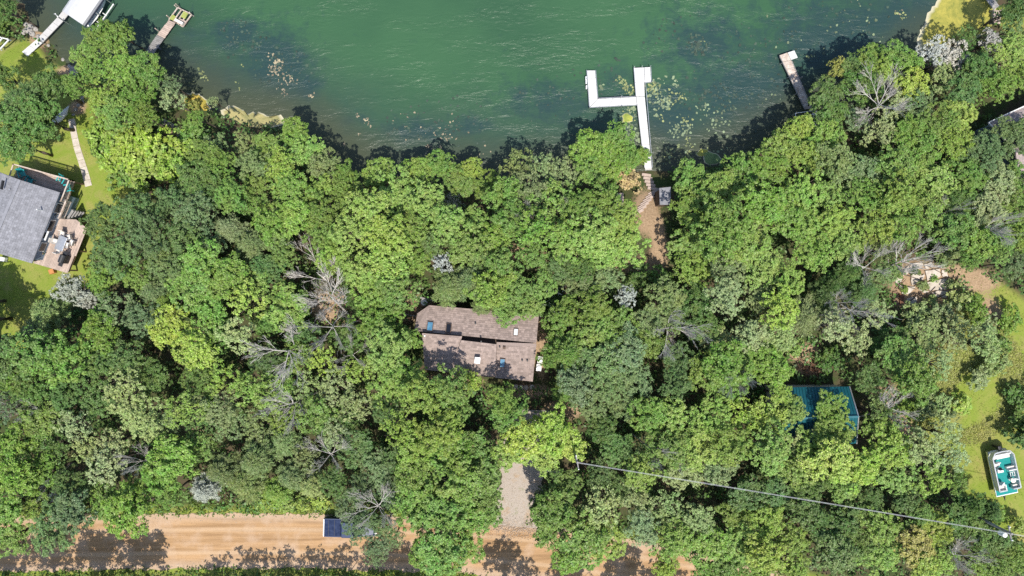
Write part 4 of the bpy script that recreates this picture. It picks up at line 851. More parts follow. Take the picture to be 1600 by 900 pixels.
def boat_lift():
    zt = WATER_Z + 2.6; t = thing('boat_lift', 'boat lift under a pale grey canopy beside the plastic dock', 'boat lift', (*P(135, 12, zt)[:2], WATER_Z))
    a, b = P(112, 27, zt), P(143, -18, zt); d = (b - a); dn = d.normalized(); nn = Vector((dn.y, -dn.x, 0)); w0 = 1.36
    m = MB(); prof = [(-w0, -.55), (-w0 * .97, -.1), (-w0 * .75, .12), (-w0 * .35, .24), (0, .28), (w0 * .35, .24), (w0 * .75, .12), (w0 * .97, -.1), (w0, -.55)]; k = len(prof)
    for s_ in (0, 1):
        for u, z in prof: m.v.append(tuple(a + d * s_ + nn * u + Vector((0, 0, z))))
    for j in range(k - 1): m.f.append((j, j + 1, k + j + 1, k + j))
    m.f.append(tuple(range(k))); m.f.append(tuple(range(2 * k - 1, k - 1, -1)))
    m.build('canopy', M['canopy'], t, smooth=False)
    m = MB(); m.bar(a + nn * (w0 + .03) + Vector((0, 0, -.5)) , b + nn * (w0 + .03) + Vector((0, 0, -.5)), .06, .22); m.build('canopy_skirt', M['dark_vinyl'], t)
    for s_ in (.02, .5, .98):
        for e in (-1, 1):
            c = a + d * s_ + nn * e * (w0 - .1); MB().bar((c.x, c.y, WATER_Z - 1), (c.x, c.y, zt - .35), .08, .08).build('leg', M['alu'], t)
    for e in (w0 + .32,):
        MB().bar(a + nn * e + Vector((0, 0, -1.7)) + dn * .3, b + nn * e + Vector((0, 0, -1.7)), .1, .1).build('guide_rail', M['white'], t)
        for s_ in (.08, .3, .6):
            c = a + d * s_ + Vector((0, 0, -1.7)); MB().bar(c + nn * (w0 - .1), c + nn * (e + .1), .08, .06).build('rail_arm', M['white'], t)
    hull = MB(); base = WATER_Z + .5
    L = d.length * .96; pr = []
    for s_, wd2 in ((0, .75), (.35, .95), (.7, .85), (.9, .45), (1, .05)):
        c = a + dn * (s_ * L + .1) + nn * .35; pr.append([c + nn * -wd2 + Vector((0, 0, base + .7 - zt)), c + nn * wd2 + Vector((0, 0, base + .7 - zt)), c + nn * wd2 * .5 + Vector((0, 0, base - zt)), c + nn * -wd2 * .5 + Vector((0, 0, base - zt))])
    for q in pr: hull.v += [tuple(v) for v in q]
    for i in range(4):
        for j in range(4): hull.f.append((i * 4 + j, i * 4 + (j + 1) % 4, (i + 1) * 4 + (j + 1) % 4, (i + 1) * 4 + j))
    hull.f += [(3, 2, 1, 0), (16, 17, 18, 19)]
    bt = hull.build('motorboat', M['white']); tag(bt, 'white motorboat hull in the lift beneath the grey canopy', 'boat')
boat_lift()
# weathered timber dock
td_ = thing('dock', 'weathered timber dock ending in an open frame platform with mossy boards', 'dock', (*P(255, 55, DZ)[:2], WATER_Z))
boards(td_, [((216, 97), (229.5, 99), (245, 54.6), (256.6, 60.2))], DZ, M['wood_grey'], .2)
o_ = boards(td_, [((245.2, 54.4), (256.9, 60), (263.6, 31.4), (274.4, 35.7))], DZ + .04, M['wood_pink'], .2, 'pink_deck_boards')
A, B, C_, D_ = (278, 12), (299.6, 22.6), (285.6, 42), (268, 28)
lerp2 = lambda p, q, t: (p[0] + (q[0] - p[0]) * t, p[1] + (q[1] - p[1]) * t)
beams(td_, [(A, B), (B, C_), (C_, (272.7, 33)), ((264, 31), A)] + [(lerp2(A, B, t), lerp2((265, 30), C_, t)) for t in (.28, .5, .76)], DZ, M['wood_pale'], .11, .12, 'frame_beam')
M['moss'] = pm('mossy_board', (.34, .36, .10, 1), (.24, .28, .07, 1), 3, .85, .2)
for a0, a1, b0, b1, mm in (((287, 17.4), (294, 21), (282, 26), (289, 29.5), 'moss'), ((269, 22.5), (275, 25.5), (264.5, 29.5), (270.5, 32), 'moss'), ((280.5, 28.5), (292, 33.5), (274.6, 34), (286, 40.6), 'wood_pink')):
    strip_panels(td_, a0, a1, b0, b1, 3, DZ + .09, M[mm], 'plank')
beams(td_, [((274, 31), (286, 37.5))], DZ + .35, M['offwhite'], .3, .28, 'bench_seat')
posts(td_, [(246, 47), (217, 86.5), (264, 27), (276, 11), (299, 22), (278, 9)], DZ, .06, .5, M['wood_pale'])
beams(td_, [((247.5, 74), (251.5, 77))], DZ + .05, M['dark_vinyl'], .14, .1, 'bumper')
# L-shaped dock and its rack
ld_ = thing('dock', 'bleached L-shaped timber dock with peeling paint beside the golden topped tree', 'dock', (*P(1245, 130, DZ)[:2], WATER_Z))
strip_panels(ld_, (1217.9, 86.3), (1230.5, 82), (1222.5, 97), (1236, 94), 1, DZ, M['wood_pale'], 'dock_panel')
strip_panels(ld_, (1230.8, 81.9), (1241.2, 78.6), (1236.2, 93.8), (1246.7, 90), 1, DZ + .01, M['whitedock'], 'dock_panel')
boards(ld_, [((1222.6, 97.2), (1236.1, 94.2), (1258.3, 171), (1267.7, 169.3))], DZ, M['wood_pale'], .2)
beams(ld_, [((1218, 88), (1257.8, 171)), ((1236.8, 95.5), (1268.3, 169))], DZ - .06, M['wood_grey'], .07, .16)
posts(ld_, [(1222, 98), (1233, 120), (1245, 146), (1252, 121), (1268, 168)], DZ, .05, .25, M['wood_grey'])
rk_ = thing('dock_rack', 'pale metal rack of tubes standing at the shore end of the bare dock', 'rack', (*P(1262, 182, -.6)[:2], WATER_Z))
for a, b in (((1243, 177), (1275, 172.5)), ((1244, 183), (1275, 178)), ((1275, 172.5), (1280, 200)), ((1243, 177), (1244, 190)), ((1270, 174), (1275, 201))):
    MB().tube([P(*a, -.6), P(*b, -.6)], .045, 6).build('tube', M['alu'], rk_)
for t in (.25, .5, .75): MB().tube([P(*lerp2((1270, 174), (1275, 201), t), -.6), P(*lerp2((1275, 172.5), (1280, 200), t), -.6)], .035, 6).build('rung', M['alu'], rk_)
for c in ((1243, 177), (1275, 172.5), (1280, 200)): q = P(*c, -.6); MB().tube([(q.x, q.y, WATER_Z - .6), tuple(q)], .045, 6).build('leg', M['alu'], rk_)
cd_ = thing('dock', 'mossy plank dock in two pieces beside the yellow algae', 'dock', (*P(1556, 20, DZ)[:2], WATER_Z))
boards(cd_, [((1536, -6), (1548, -10), (1553, 15), (1561.5, 9.5))], DZ, M['wood_grey'], .2)
boards(cd_, [((1552, 16), (1564.5, 16), (1552.7, 37.5), (1563, 37.5))], DZ + .05, M['wood_pink'], .22, 'pink_deck_boards')
posts(cd_, [(1551, 16), (1565, 15), (1551, 36)], DZ, .05, .2, M['wood_grey'])

# ---------------------------------------------------------------- roofs and houses
def shingles(parent, e0, e1, r0, r1, mat_, row=.21, tab=.27, name='shingles', seed=0):
    """Courses of tabs on the slope from eave e0-e1 up to ridge r0-r1 (world points), joined: each is too small to pick apart."""
    g = random.Random(seed); m = MB(); e0, e1, r0, r1 = map(Vector, (e0, e1, r0, r1))
    n = max(2, int(((e0 + e1) / 2 - (r0 + r1) / 2).length / row)); up = (e1 - e0).cross(r0 - e0).normalized()
    if up.z < 0: up = -up
    for i in range(n):
        t0, t1 = i / n, min(1, (i + 1.02) / n); a0, a1, b0, b1 = e0.lerp(r0, t0), e1.lerp(r1, t0), e0.lerp(r0, t1), e1.lerp(r1, t1)
        k = max(1, int((a1 - a0).length / tab)); off = g.uniform(0, .5)
        us = [0] + sorted(min(.999, max(.001, (j + off + g.uniform(-.12, .12)) / k)) for j in range(k)) + [1]
        for u0, u1 in zip(us[:-1], us[1:]):
            if u1 - u0 < .003: continue
            h0 = up * g.uniform(.022, .045); h1 = up * .012
            q = [a0.lerp(a1, u0 + .0006), a0.lerp(a1, u1 - .0006), b0.lerp(b1, u1 - .0006), b0.lerp(b1, u0 + .0006)]
            m.add([q[0] + up * .003, q[1] + up * .003, q[2] + up * .003, q[3] + up * .003, q[0] + h0, q[1] + h0, q[2] + h1, q[3] + h1], [(4, 5, 6, 7), (0, 1, 5, 4), (1, 2, 6, 5), (3, 0, 4, 7)])
    o = m.build(name, mat_, parent); tag(o, kind='stuff'); return o
def roof_plane(parent, e0, e1, r0, r1, mat_, shing, seed=0, t=.16):
    rf = MB().slab([e0, e1, r1, r0], t).build('roof', mat_, parent); shingles(rf, e0, e1, r0, r1, shing, seed=seed); return rf
# --- grey roofed house with its decks
gh = thing('house', 'grey shingled house with blue grey siding beside the furnished timber decks', 'house', P(15, 345))
EZ, RZ = 4.0, 5.2
eN, eS = P(92, 300, EZ), P(48, 411, EZ); rN = P(31, 281, RZ); axis = (eS - eN); rS = P(-16, 392, RZ)
wN = rN + (rN - eN); wS = rS + (rS - eS); wN.z = wS.z = EZ
roof_plane(gh, eN, eS, rN, rS, M['shingle_grey'], M['shingle_grey'], 1); roof_plane(gh, wN, wS, rN + Vector((0, 0, .002)), rS + Vector((0, 0, .002)), M['shingle_grey'], M['shingle_grey'], 2)
MB().bar(rN + Vector((0, 0, .03)), rS + Vector((0, 0, .03)), .3, .05).build('ridge_cap', M['shingle_grey'], gh)
ax_ = axis.normalized(); nr_ = Vector((-ax_.y, ax_.x, 0)); nr_ = nr_ if nr_.dot(eN - rN) > 0 else -nr_
ov = .30; cE = [eN - nr_ * ov + ax_ * ov, eS - nr_ * ov - ax_ * ov, wS + nr_ * ov - ax_ * ov, wN + nr_ * ov + ax_ * ov]
MB().prism(cE, -.2, EZ - .25).build('wall', M['siding_blue'], gh)
for e in ((eN, rN, ax_), (rN, wN, ax_)): pass
gm_ = MB(); 
for (q0, q1, q2), o_ in (((cE[0], cE[3], rN), 1), ((cE[1], cE[2], rS), -1)):
    apex = Vector((q2.x, q2.y, RZ - .3)) + ax_ * ov * o_
    b0, b1 = Vector((q0.x, q0.y, EZ - .3)), Vector((q1.x, q1.y, EZ - .3)); s_ = ax_ * .12 * o_
    gm_.add([b0, b1, apex, b0 + s_, b1 + s_, apex + s_], [(0, 1, 2), (5, 4, 3), (0, 3, 4, 1), (1, 4, 5, 2), (2, 5, 3, 0)])
gm_.build('gable', M['siding_blue'], gh)
MB().bar(eN + Vector((0, 0, -.06)) + nr_ * .05, eS + Vector((0, 0, -.06)) + nr_ * .05, .10, .12).build('gutter', M['shingle_grey'], gh)
FL = 2.2                                              # deck level
def wall_box(t, z, size, name, mat_, out=.05):
    c = cE[0].lerp(cE[1], t) + nr_ * out; c = Vector((c.x, c.y, z)); return MB().box(c, size, math.atan2(ax_.y, ax_.x)).build(name, mat_, gh)
for t, w_ in ((.2, 1.1), (.47, 1.3), (.80, 1.0)):
    f_ = wall_box(t, 2.85, (w_, .08, .9), 'window', M['white']); c = cE[0].lerp(cE[1], t) + nr_ * .09
    MB().box((c.x, c.y, 2.85), (w_ - .16, .04, .74), math.atan2(ax_.y, ax_.x)).build('pane', M['glass'], f_)
for pos_ in ((62, 328), (20, 297), (2, 336)):
    z0 = EZ + .7; q = P(*pos_, z0); MB().tube([(q.x, q.y, z0 - .5), (q.x, q.y, z0 + .45)], .06, 8).build('vent_pipe', M['white'] if pos_[0] == 62 else M['alu'], gh)
MB().bar(P(2, 296, RZ), P(5, 282, RZ), .12, .3).build('antenna_mount', M['black'], gh)
b_ = MB(); c = P(69, 367, 3.3); b_.box(c, (1.0, .7, .08), math.atan2(ax_.y, ax_.x)); aw = b_.build('awning_frame', M['white'], gh)
MB().box((c.x, c.y, 3.36), (.6, .4, .03), math.atan2(ax_.y, ax_.x)).build('awning_pane', M['glass'], aw)
# upper and lower deck
dk = thing('deck', 'L-shaped timber deck with pale railing wrapped round the grey roofed house', 'deck', P(100, 350))
U = [(31, 259), (117, 283), (93, 341), (78, 335), (92, 303), (25, 282)]
boards(dk, [((31.5, 259.5), (117, 283.5), (22, 282), (108, 305))], FL, M['wood_pink'], .16)
boards(dk, [((92, 300), (110, 302), (72, 341), (94, 342))], FL - .004, M['wood_pink'], .16, 'side_boards')
LOW = [(84, 341.5), (119, 343), (136, 357), (106, 427), (52, 411)]
LZ = FL - .3
def lower_boards():
    a0, a1 = P(84, 341.5, LZ), P(52, 411, LZ); n = 34; m = MB()
    top = [P(*k, LZ) for k in LOW]; d = (P(136, 357, LZ) - P(84, 341.5, LZ)).normalized(); d = nr_.copy(); e = Vector((ax_.x, ax_.y, 0))
    # boards run from the house outward; each is clipped to the deck's outline
    o0 = top[0]; tmin = min((p - o0).dot(d) for p in top); tmax = max((p - o0).dot(d) for p in top); wd = .15; k = int((tmax - tmin) / wd); g = random.Random(5)
    pts2 = [((p - o0).dot(d), (p - o0).dot(e)) for p in top]
    def span(u):
        xs_ = []
        for i in range(len(pts2)):
            (x1, y1), (x2, y2) = pts2[i], pts2[(i + 1) % len(pts2)]
            if (x1 - u) * (x2 - u) < 0: xs_.append(y1 + (y2 - y1) * (u - x1) / (x2 - x1))
        return (min(xs_), max(xs_)) if len(xs_) > 1 else None
    for i in range(k):
        u = tmin + (i + .5) * wd; s_ = span(u)
        if not s_: continue
        p0 = o0 + d * u + e * s_[0]; p1 = o0 + d * u + e * s_[1]; z = g.uniform(-.006, .006)
        m.bar((p0.x, p0.y, LZ - .02 + z), (p1.x, p1.y, LZ - .02 + z), wd * .93, .04)
    o = m.build('lower_boards', M['wood_pink'], dk); tag(o, kind='stuff')
lower_boards()
MB().prism([P(*k, LZ) for k in [(86, 343.5), (118, 345), (134, 358), (105, 425), (54, 410)]], LZ - .4, LZ - .05).build('deck_base', M['wood_brown'], dk)
MB().prism([P(*k, FL) for k in [(33, 261), (115, 284), (92, 339), (80, 338), (92, 303), (26, 281)]], FL - .4, FL - .06).build('deck_base', M['wood_brown'], dk)
for a in ((34, 263), (75, 273), (113, 284), (92, 337), (117, 346), (132, 359), (118, 392), (104, 422), (80, 416), (58, 408)):
    q = P(*a, FL - .3); MB().box((q.x, q.y, (FL - .5) / 2), (.15, .15, FL - .3)).build('deck_post', M['wood_brown'], dk)
def railing(pts, z, parent, h=.95, step=.14):
    for (a, b) in zip(pts[:-1], pts[1:]):
        a, b = P(*a, z), P(*b, z); L = (b - a).length; up = Vector((0, 0, h))
        MB().bar(a + up, b + up, .13, .05).build('handrail', M['wood_pale'], parent); MB().bar(a + Vector((0, 0, .1)), b + Vector((0, 0, .1)), .06, .06).build('bottom_rail', M['wood_pale'], parent)
        m = MB(); n = int(L / step)
        for i in range(1, n): c = a.lerp(b, i / n); m.box(c + Vector((0, 0, h / 2 + .03)), (.045, .045, h - .1))
        tag(m.build('balusters', M['wood_pale'], parent), kind='stuff')
        k = max(1, int(L / 1.8))
        for i in range(k + 1): c = a.lerp(b, i / k); MB().box(c + Vector((0, 0, h / 2 + .03)), (.1, .1, h + .1)).build('post', M['wood_pale'], parent)
railing([(25, 277), (31, 259), (117, 283), (104, 316)], FL, dk)
railing([(112, 316), (101, 342)], FL, dk)
st_ = thing('steps', 'grey timber steps leading off the deck corner towards the lawn', 'steps', P(120, 335))
for i in range(5):
    a, b = P(106 + i * 4.6, 341 - i * .5, FL - .3 - .36 * i), P(114 + i * 4.2, 329 + i * .6, FL - .3 - .36 * i); MB().bar(a, b, .24, .05).build('tread', M['wood_grey'], st_)
for q0, q1 in (((105, 342), (127, 340)), ((113, 328), (131, 331))): MB().bar(P(*q0, FL - .2), P(*q1, .15), .05, .22).build('stringer', M['wood_grey'], st_)
# furniture
def adirondack(px, py, rz, label):
    t = thing('deck_chair', label, 'chair', P(px, py, FL + .3) - Vector((0, 0, .3)), rz, 'teal chairs on the upper deck'); mt = M['teal_plastic']
    for i in range(4): MB().box((0, .18 - i * .13, .36 - .02 * (3 - i)), (.52, .115, .03)).build('seat_slat', mt, t, world=False)
    for i in range(5):
        x = (i - 2) * .11; MB().bar((x, -.27, .3), (x * 1.15, -.52, .98 - abs(i - 2) * .05), .1, .03).build('back_slat', mt, t, world=False)
    for s_ in (-1, 1):
        MB().box((s_ * .33, -.02, .56), (.13, .68, .03)).build('arm', mt, t, world=False)
        MB().box((s_ * .31, .28, .28), (.06, .08, .55)).build('leg', mt, t, world=False); MB().box((s_ * .31, -.32, .22), (.06, .08, .45)).build('leg', mt, t, world=False)
adirondack(36, 272, R(200), 'teal chair in the deck corner nearest the lake shrubs'); adirondack(47, 284, R(160), 'teal chair half under the shade of the grey roof edge')
adirondack(97, 281, R(150), 'teal chair beside the round fire bowl on the upper deck'); adirondack(107, 294, R(100), 'teal chair against the railing near the deck end')
fb = thing('fire_bowl', 'rusty round fire bowl beside a teal chair on the upper deck', 'fire bowl', P(105, 284, FL))
MB().lathe(P(105, 284, FL), [(.12, 0), (.15, .2), (.36, .3), (.42, .45), (.36, .44), (.1, .34)], 14).build('bowl', M['fire'], fb, smooth=True)
MB().lathe(P(105, 284, FL) + Vector((0, 0, .45)), [(.4, 0), (.43, .03), (.4, .05)], 14).build('rim', M['black'], fb)
def pot(px, py, z, r0, label, mat_='black', plant=None):
    t = thing('planter', label, 'planter', P(px, py, z)); c = P(px, py, z)
    MB().lathe(c, [(r0 * .7, 0), (r0, .45), (r0 * 1.06, .48), (r0 * .9, .5), (r0 * .85, .42), (.02, .4)], 14).build('pot', M[mat_], t, smooth=False)
    g = np.random.RandomState(int(px)); n = 70; cc = np.array(c) + np.array([0, 0, .5]) + g.normal(size=(n, 3)) * np.array([r0 * .5, r0 * .5, .12])
    v, f = leaves(cc, g.normal(size=(n, 3)), unit(np.array([0, 0, 1.]) + g.normal(size=(n, 3)) * .4), np.full(n, .2), np.full(n, .06)); v = v - np.array(c)
    o = bpy.data.objects.new('foliage', np_mesh('foliage', v, f, M['leaf'])); COL.objects.link(o); o.parent = t; o.color = foliage(.05, .08, .03)
pot(94, 305, FL, .3, 'dark planter under the north end of the grey eave'); pot(89, 333, FL, .34, 'dark planter against the blue siding beside the deck step'); pot(60, 403, LZ, .36, 'black planter at the south corner of the blue wall'); pot(68, 395, LZ, .26, 'leafy planter beside the black planter on the lower deck', 'wood_brown')
pot(86, 339, FL, .26, 'brown planter next to the deck step', 'wood_brown')
def patio_set():
    ang = math.atan2(ax_.y, ax_.x); c = P(95, 380, LZ + .72)
    t = thing('patio_table', 'grey glass topped patio table at the middle of the lower deck', 'table', (c.x, c.y, LZ), ang)
    MB().box((0, 0, .72), (1.5, .9, .03)).build('tabletop', M['alu'], t, world=False, bevel=.01); MB().box((0, 0, .742), (1.3, .72, .012)).build('glass_inset', M['alu'], t, world=False)
    for a in (-1, 1):
        for b in (-1, 1): MB().box((a * .66, b * .38, .35), (.05, .05, .7)).build('leg', M['alu'], t, world=False)
    def chair(px, py, rz, label):
        q = P(px, py, LZ + .5); k = thing('patio_chair', label, 'chair', (q.x, q.y, LZ), rz, 'patio chairs round the table')
        MB().box((0, 0, .43), (.5, .5, .06)).build('seat', M['offwhite'], k, world=False, bevel=.02); MB().bar((0, -.25, .45), (0, -.36, .98), .48, .05).build('backrest', M['offwhite'], k, world=False)
        for a in (-1, 1):
            MB().box((a * .26, 0, .63), (.05, .48, .03)).build('arm', M['alu'], k, world=False)
            for b in (-1, 1): MB().box((a * .24, b * .21, .21), (.035, .035, .42)).build('leg', M['alu'], k, world=False)
    chair(97, 366, R(170), 'cream patio chair at the lake end of the patio table'); chair(86, 377, R(255), 'cream patio chair on the house side of the patio table'); chair(108, 371, R(100), 'cream patio chair pulled away beyond the table corner')
    chair(105, 383, R(75), 'cream patio chair on the outer side of the patio table'); chair(91, 391, R(340), 'cream patio chair at the road end of the patio table'); chair(112, 379, R(70), 'cream patio chair standing farthest from the house wall')
patio_set()
gr_ = thing('grill', 'black covered barbecue grill near the outer edge of the lower deck', 'grill', P(106, 405, LZ), math.atan2(ax_.y, ax_.x))
MB().box((0, 0, .42), (.85, .5, .8)).build('cabinet', M['black'], gr_, world=False, bevel=.03)
MB().tube([(-.42, 0, .92), (.42, 0, .92)], .3, 12).build('lid', M['black'], gr_, world=False)
for s_ in (-1, 1): MB().box((s_ * .62, 0, .82), (.38, .45, .04)).build('side_shelf', M['black'], gr_, world=False)
MB().bar((-.3, -.33, .95), (.3, -.33, .95), .04, .04).build('handle', M['alu'], gr_, world=False)
bx_ = MB().box(P(82, 424, .35), (.55, .5, .5), R(20)).build('storage_crate', M['orange'], bevel=.02); tag(bx_, 'orange wooden crate below the outer corner of the lower deck', 'crate')
wb_ = MB().box(P(5, 405, .3), (.6, .45, .5), R(-10)).build('utility_box', M['white'], bevel=.03); tag(wb_, 'white utility box on the grass below the grey roof', 'box')
# pale canoe beside the big dark tree
cn = thing('canoe', 'pale canoe lying along the shaded lawn edge below the dark trees', 'canoe', P(95, 184))
hull = MB(); pts = [P(82, 194), P(88, 191), P(95, 185), (P(103, 177)), P(110, 166)]
hull.tube([p + Vector((0, 0, .22)) for p in pts], [.04, .3, .36, .3, .04], 10); hull.build('hull', M['white'], cn, smooth=True)
MB().tube([p + Vector((0, 0, .52)) for p in pts[1:4]], .03, 6).build('keel', M['alu'], cn)
# trellis frame in the corner
tf = thing('garden_frame', 'white timber garden frame at the edge of the lawn beside the lake', 'garden frame', P(4, 68))
for a, b in (((-8, 56), (14, 62)), ((14, 62), (0, 77)), ((0, 77), (-14, 72)), ((-14, 72), (-8, 56)), ((4, 59), (-8, 74))): MB().bar(P(*a, .45), P(*b, .45), .1, .12).build('rail', M['white'], tf)
for a in ((-8, 56), (14, 62), (0, 77)): MB().box(P(*a, .25), (.1, .1, .6)).build('post', M['white'], tf)

# --- brown shingled house
bh = thing('house', 'brown shingled house with stepped roofs and skylights in the middle of the wood', 'house', P(745, 535))
def roofq(e0, e1, r0, r1, ez, rz_, seed): return roof_plane(bh, P(*e0, ez), P(*e1, ez), P(*r0, rz_), P(*r1, rz_), M['shingle_brown'], M['shingle_brown'], seed)
roofq((652, 490), (671, 477), (647.6, 517), (668, 519), 3.5, 4.15, 10)
roofq((671, 477), (842, 492), (668, 519), (838, 536), 3.5, 4.15, 11)
roofq((663.5, 577.5), (707, 582), (659.5, 520.5), (722, 525.5), 3.7, 4.92, 12)
roofq((704, 584), (773.5, 588), (720.5, 531.5), (776, 538), 3.75, 5.0, 13)
roofq((773.5, 590), (832.5, 596), (776.5, 538.3), (838, 539), 3.5, 4.2, 14)
MB().bar(P(776, 536.8, 4.19), P(838, 539, 4.19), .3, .06).build('ridge_cap', M['shingle_brown'], bh)
MB().prism([P(*k, 3.5) for k in [(656, 492), (673, 482), (837, 496), (829, 590), (775, 585), (668, 574)]], -.2, 3.35).build('wall', M['siding_brown'], bh)
MB().prism([P(*k, 4.9) for k in [(661, 525), (721, 530), (722, 536), (775, 541), (774, 545), (720, 540), (661, 530)]], 3.2, 4.55).build('clerestory_wall', M['siding_brown'], bh)
MB().prism([P(*k, 4) for k in [(666, 574), (706, 578), (772, 584), (775, 545), (719, 534), (662, 527)]], 3.3, 3.75).build('upper_wall', M['siding_brown'], bh)
def skylight(px, py, z, w_, l_, glass, tilt):
    c = P(px, py, z); m3 = Matrix.Rotation(R(-5), 3, 'Z') @ Matrix.Rotation(tilt, 3, 'X'); f_ = MB().box(c, (w_, l_, .2), M3=m3).build('skylight', M['siding_brown'], bh)
    MB().box(c + m3 @ Vector((0, 0, .11)), (w_ - .12, l_ - .12, .03), M3=m3).build('pane', M[glass], f_)
skylight(672, 510, 4.12, .62, .95, 'skylight_blue', R(-12)); skylight(701, 513, 4.14, .55, .95, 'skylight_dark', R(-12)); skylight(806, 519, 3.98, .5, .75, 'skylight_white', R(-12)); skylight(785, 567, 3.95, .56, .95, 'skylight_blue', R(10))
for px, py, z in ((743, 505.5, 3.95), (752, 533.5, 4.95), (781, 542, 4.2), (816, 563, 4.0), (824, 563.5, 4.0), (689, 573.5, 3.85), (664, 524.5, 4.8)):
    c = P(px, py, z); MB().tube([c - Vector((0, 0, .4)), c + Vector((0, 0, .25))], .085, 8).build('vent_pipe', M['black'] if px != 664 else M['white'], bh)
MB().box(P(788, 543, 4.1), (.26, .26, .6), R(-5)).build('roof_vent', M['siding_brown'], bh)
ch = MB().box(P(746, 563, 4.5), (.42, .5, 1.2), R(-5)).build('chimney', M['white'], bh); MB().box(P(746, 563, 5.16), (.55, .62, .1), R(-5)).build('chimney_cap', M['alu'], ch)
MB().bar(P(704, 584.8, 3.7), P(773, 589, 3.7), .1, .1).build('gutter', M['siding_brown'], bh)
for i, (x, y, lab) in enumerate(((840.5, 561, 'white cooling unit beside the brown house wall, upper of two'), (838.5, 573, 'white cooling unit beside the brown house wall, lower of two'))):
    t = thing('cooling_unit', lab, 'cooling unit', P(x + 3, y, 0), R(-5), 'cooling units by the brown house'); MB().box((0, 0, .45), (.55, .75, .8)).build('casing', M['white'], t, world=False, bevel=.03); MB().lathe((0, 0, .85), [(.24, 0), (.26, .03), (.1, .05)], 12).build('fan_guard', M['alu'], t, world=False)
sd_ = thing('porch_deck', 'brown timber porch deck half hidden beyond the chamfered roof corner', 'deck', P(648, 480))
boards(sd_, [((636, 466), (668, 470), (630, 496), (652, 500))], .6, M['wood_brown'], .16)
MB().bar(P(648, 463, 1.4), P(678, 470, 1.4), .16, .1).build('handrail', M['wood_grey'], sd_); MB().bar(P(628, 490, 1.3), P(650, 494, 1.3), .1, .08).build('lower_handrail', M['wood_grey'], sd_)
for a in ((648, 463), (663, 466.5), (678, 470)): q = P(*a, 1.4); MB().box((q.x, q.y, .7), (.1, .1, 1.4)).build('post', M['wood_grey'], sd_)
wt = thing('round_table', 'small white round table on the brown porch deck', 'table', P(664, 472, .6)); MB().lathe(P(664, 472, .6), [(.2, 0), (.05, .08), (.05, .68), (.36, .7), (.36, .74)], 14).build('tabletop', M['white'], wt)
fbz = thing('footbridge', 'short curved plank footbridge with grey handrail by the white flowers', 'footbridge', P(870, 458))
for i in range(9):
    t = i / 8; c = P(859 + 25 * t, 466 - 14 * t - 5 * math.sin(t * 3.14) * .6, .5); MB().box(c, (.26, 1.0, .05), R(25 - 20 * t)).build('plank', M['wood_brown'], fbz)
MB().tube([P(857, 461, 1.2), P(866, 454, 1.2), P(876, 449, 1.2), P(886, 446, 1.2)], .05, 6).build('handrail', M['wood_grey'], fbz)
for a in ((857, 461), (870, 452), (886, 446)): q = P(*a, 1.2); MB().box((q.x, q.y, .6), (.08, .08, 1.25)).build('post', M['wood_grey'], fbz)
fs = spawn(866, 476, 20, 'shrub', 'D', 777, 'shrub covered in small white flowers below the plank footbridge')
def blossoms():
    g = np.random.RandomState(8); n = 90; c = np.stack([g.uniform(-1.3, 1.3, n), g.uniform(-1.6, 1.6, n), np.full(n, 1.9)], 1); c[:, 2] -= (c[:, 0] ** 2 + c[:, 1] ** 2) * .22
    v, f = leaves(c, g.normal(size=(n, 3)) * np.array([1, 1, .2]), unit(np.array([0, 0, 1.]) + g.normal(size=(n, 3)) * .2), np.full(n, .22), np.full(n, .09))
    o = bpy.data.objects.new('blossoms', np_mesh('blossoms', v, f, M['white'])); COL.objects.link(o); o.parent = fs; tag(o, kind='stuff')
blossoms()
for i, (x, y) in enumerate(((806, 604), (814, 605), (822, 605.5), (831, 604.5))):
    o = MB().lathe(P(x, y, .02), [(.26, 0), (.27, .06), (.24, .08)], 12).build('stepping_stone', M['concrete']); tag(o, 'round pale stepping stone in the row below the brown roof eave', 'stepping stone', 'round stepping stones below the brown house')
plt = thing('pallet', 'grey slatted pallet leaning among the trees below the brown house', 'pallet', P(636, 608))
for i in range(6): c = P(631 + i * 2.2, 604 + i * 1.7, .25); MB().box(c, (.14, 1.0, .03), R(38)).build('slat', M['wood_grey'], plt)
for s_ in (-.35, .35):
    d_ = Vector((math.sin(R(-38)), math.cos(R(-38)), 0)) * s_; MB().bar(P(630, 603, .18) + d_, P(643, 613, .18) + d_, .09, .1).build('bearer', M['wood_grey'], plt)
lg = thing('log', 'pale straight log lying at the shaded top of the gravel drive', 'log', P(862, 737)); MB().tube([P(849, 735, 1.5), P(875, 738, 1.5)], [.11, .09], 8).build('trunk', M['deadbark'], lg)
for e in (849, 875): q = P(e, 735 if e < 860 else 738, 1.5); MB().tube([(q.x, q.y, 0), tuple(q)], .09, 7).build('post', M['deadbark'], lg)

# --- teal metal roof
tb = thing('outbuilding', 'outbuilding with a dark teal ribbed metal roof half covered by branches', 'outbuilding', P(1270, 650))
EZ, RZ = 3.0, 4.9
e = [P(1207, 605.5, EZ), P(1327, 604, EZ), P(1213, 700, EZ), P(1338, 693, EZ)]; rg = [P(1211, 655, RZ), P(1341, 651, RZ)]
def metal_slope(e0, e1, r0, r1):
    rf = MB().slab([e0, e1, r1, r0], .06).build('roof', M['metal_teal'], tb); n = int((e1 - e0).length / .3); m = MB(); up = Vector((0, 0, .03))
    for i in range(n + 1): t = i / n; m.bar(e0.lerp(e1, t) + up, r0.lerp(r1, t) + up, .045, .05)
    tag(m.build('ribs', M['metal_teal'], rf), kind='stuff')
metal_slope(e[0], e[1], rg[0], rg[1]); metal_slope(e[2], e[3], rg[0] + Vector((0, 0, .002)), rg[1] + Vector((0, 0, .002)))
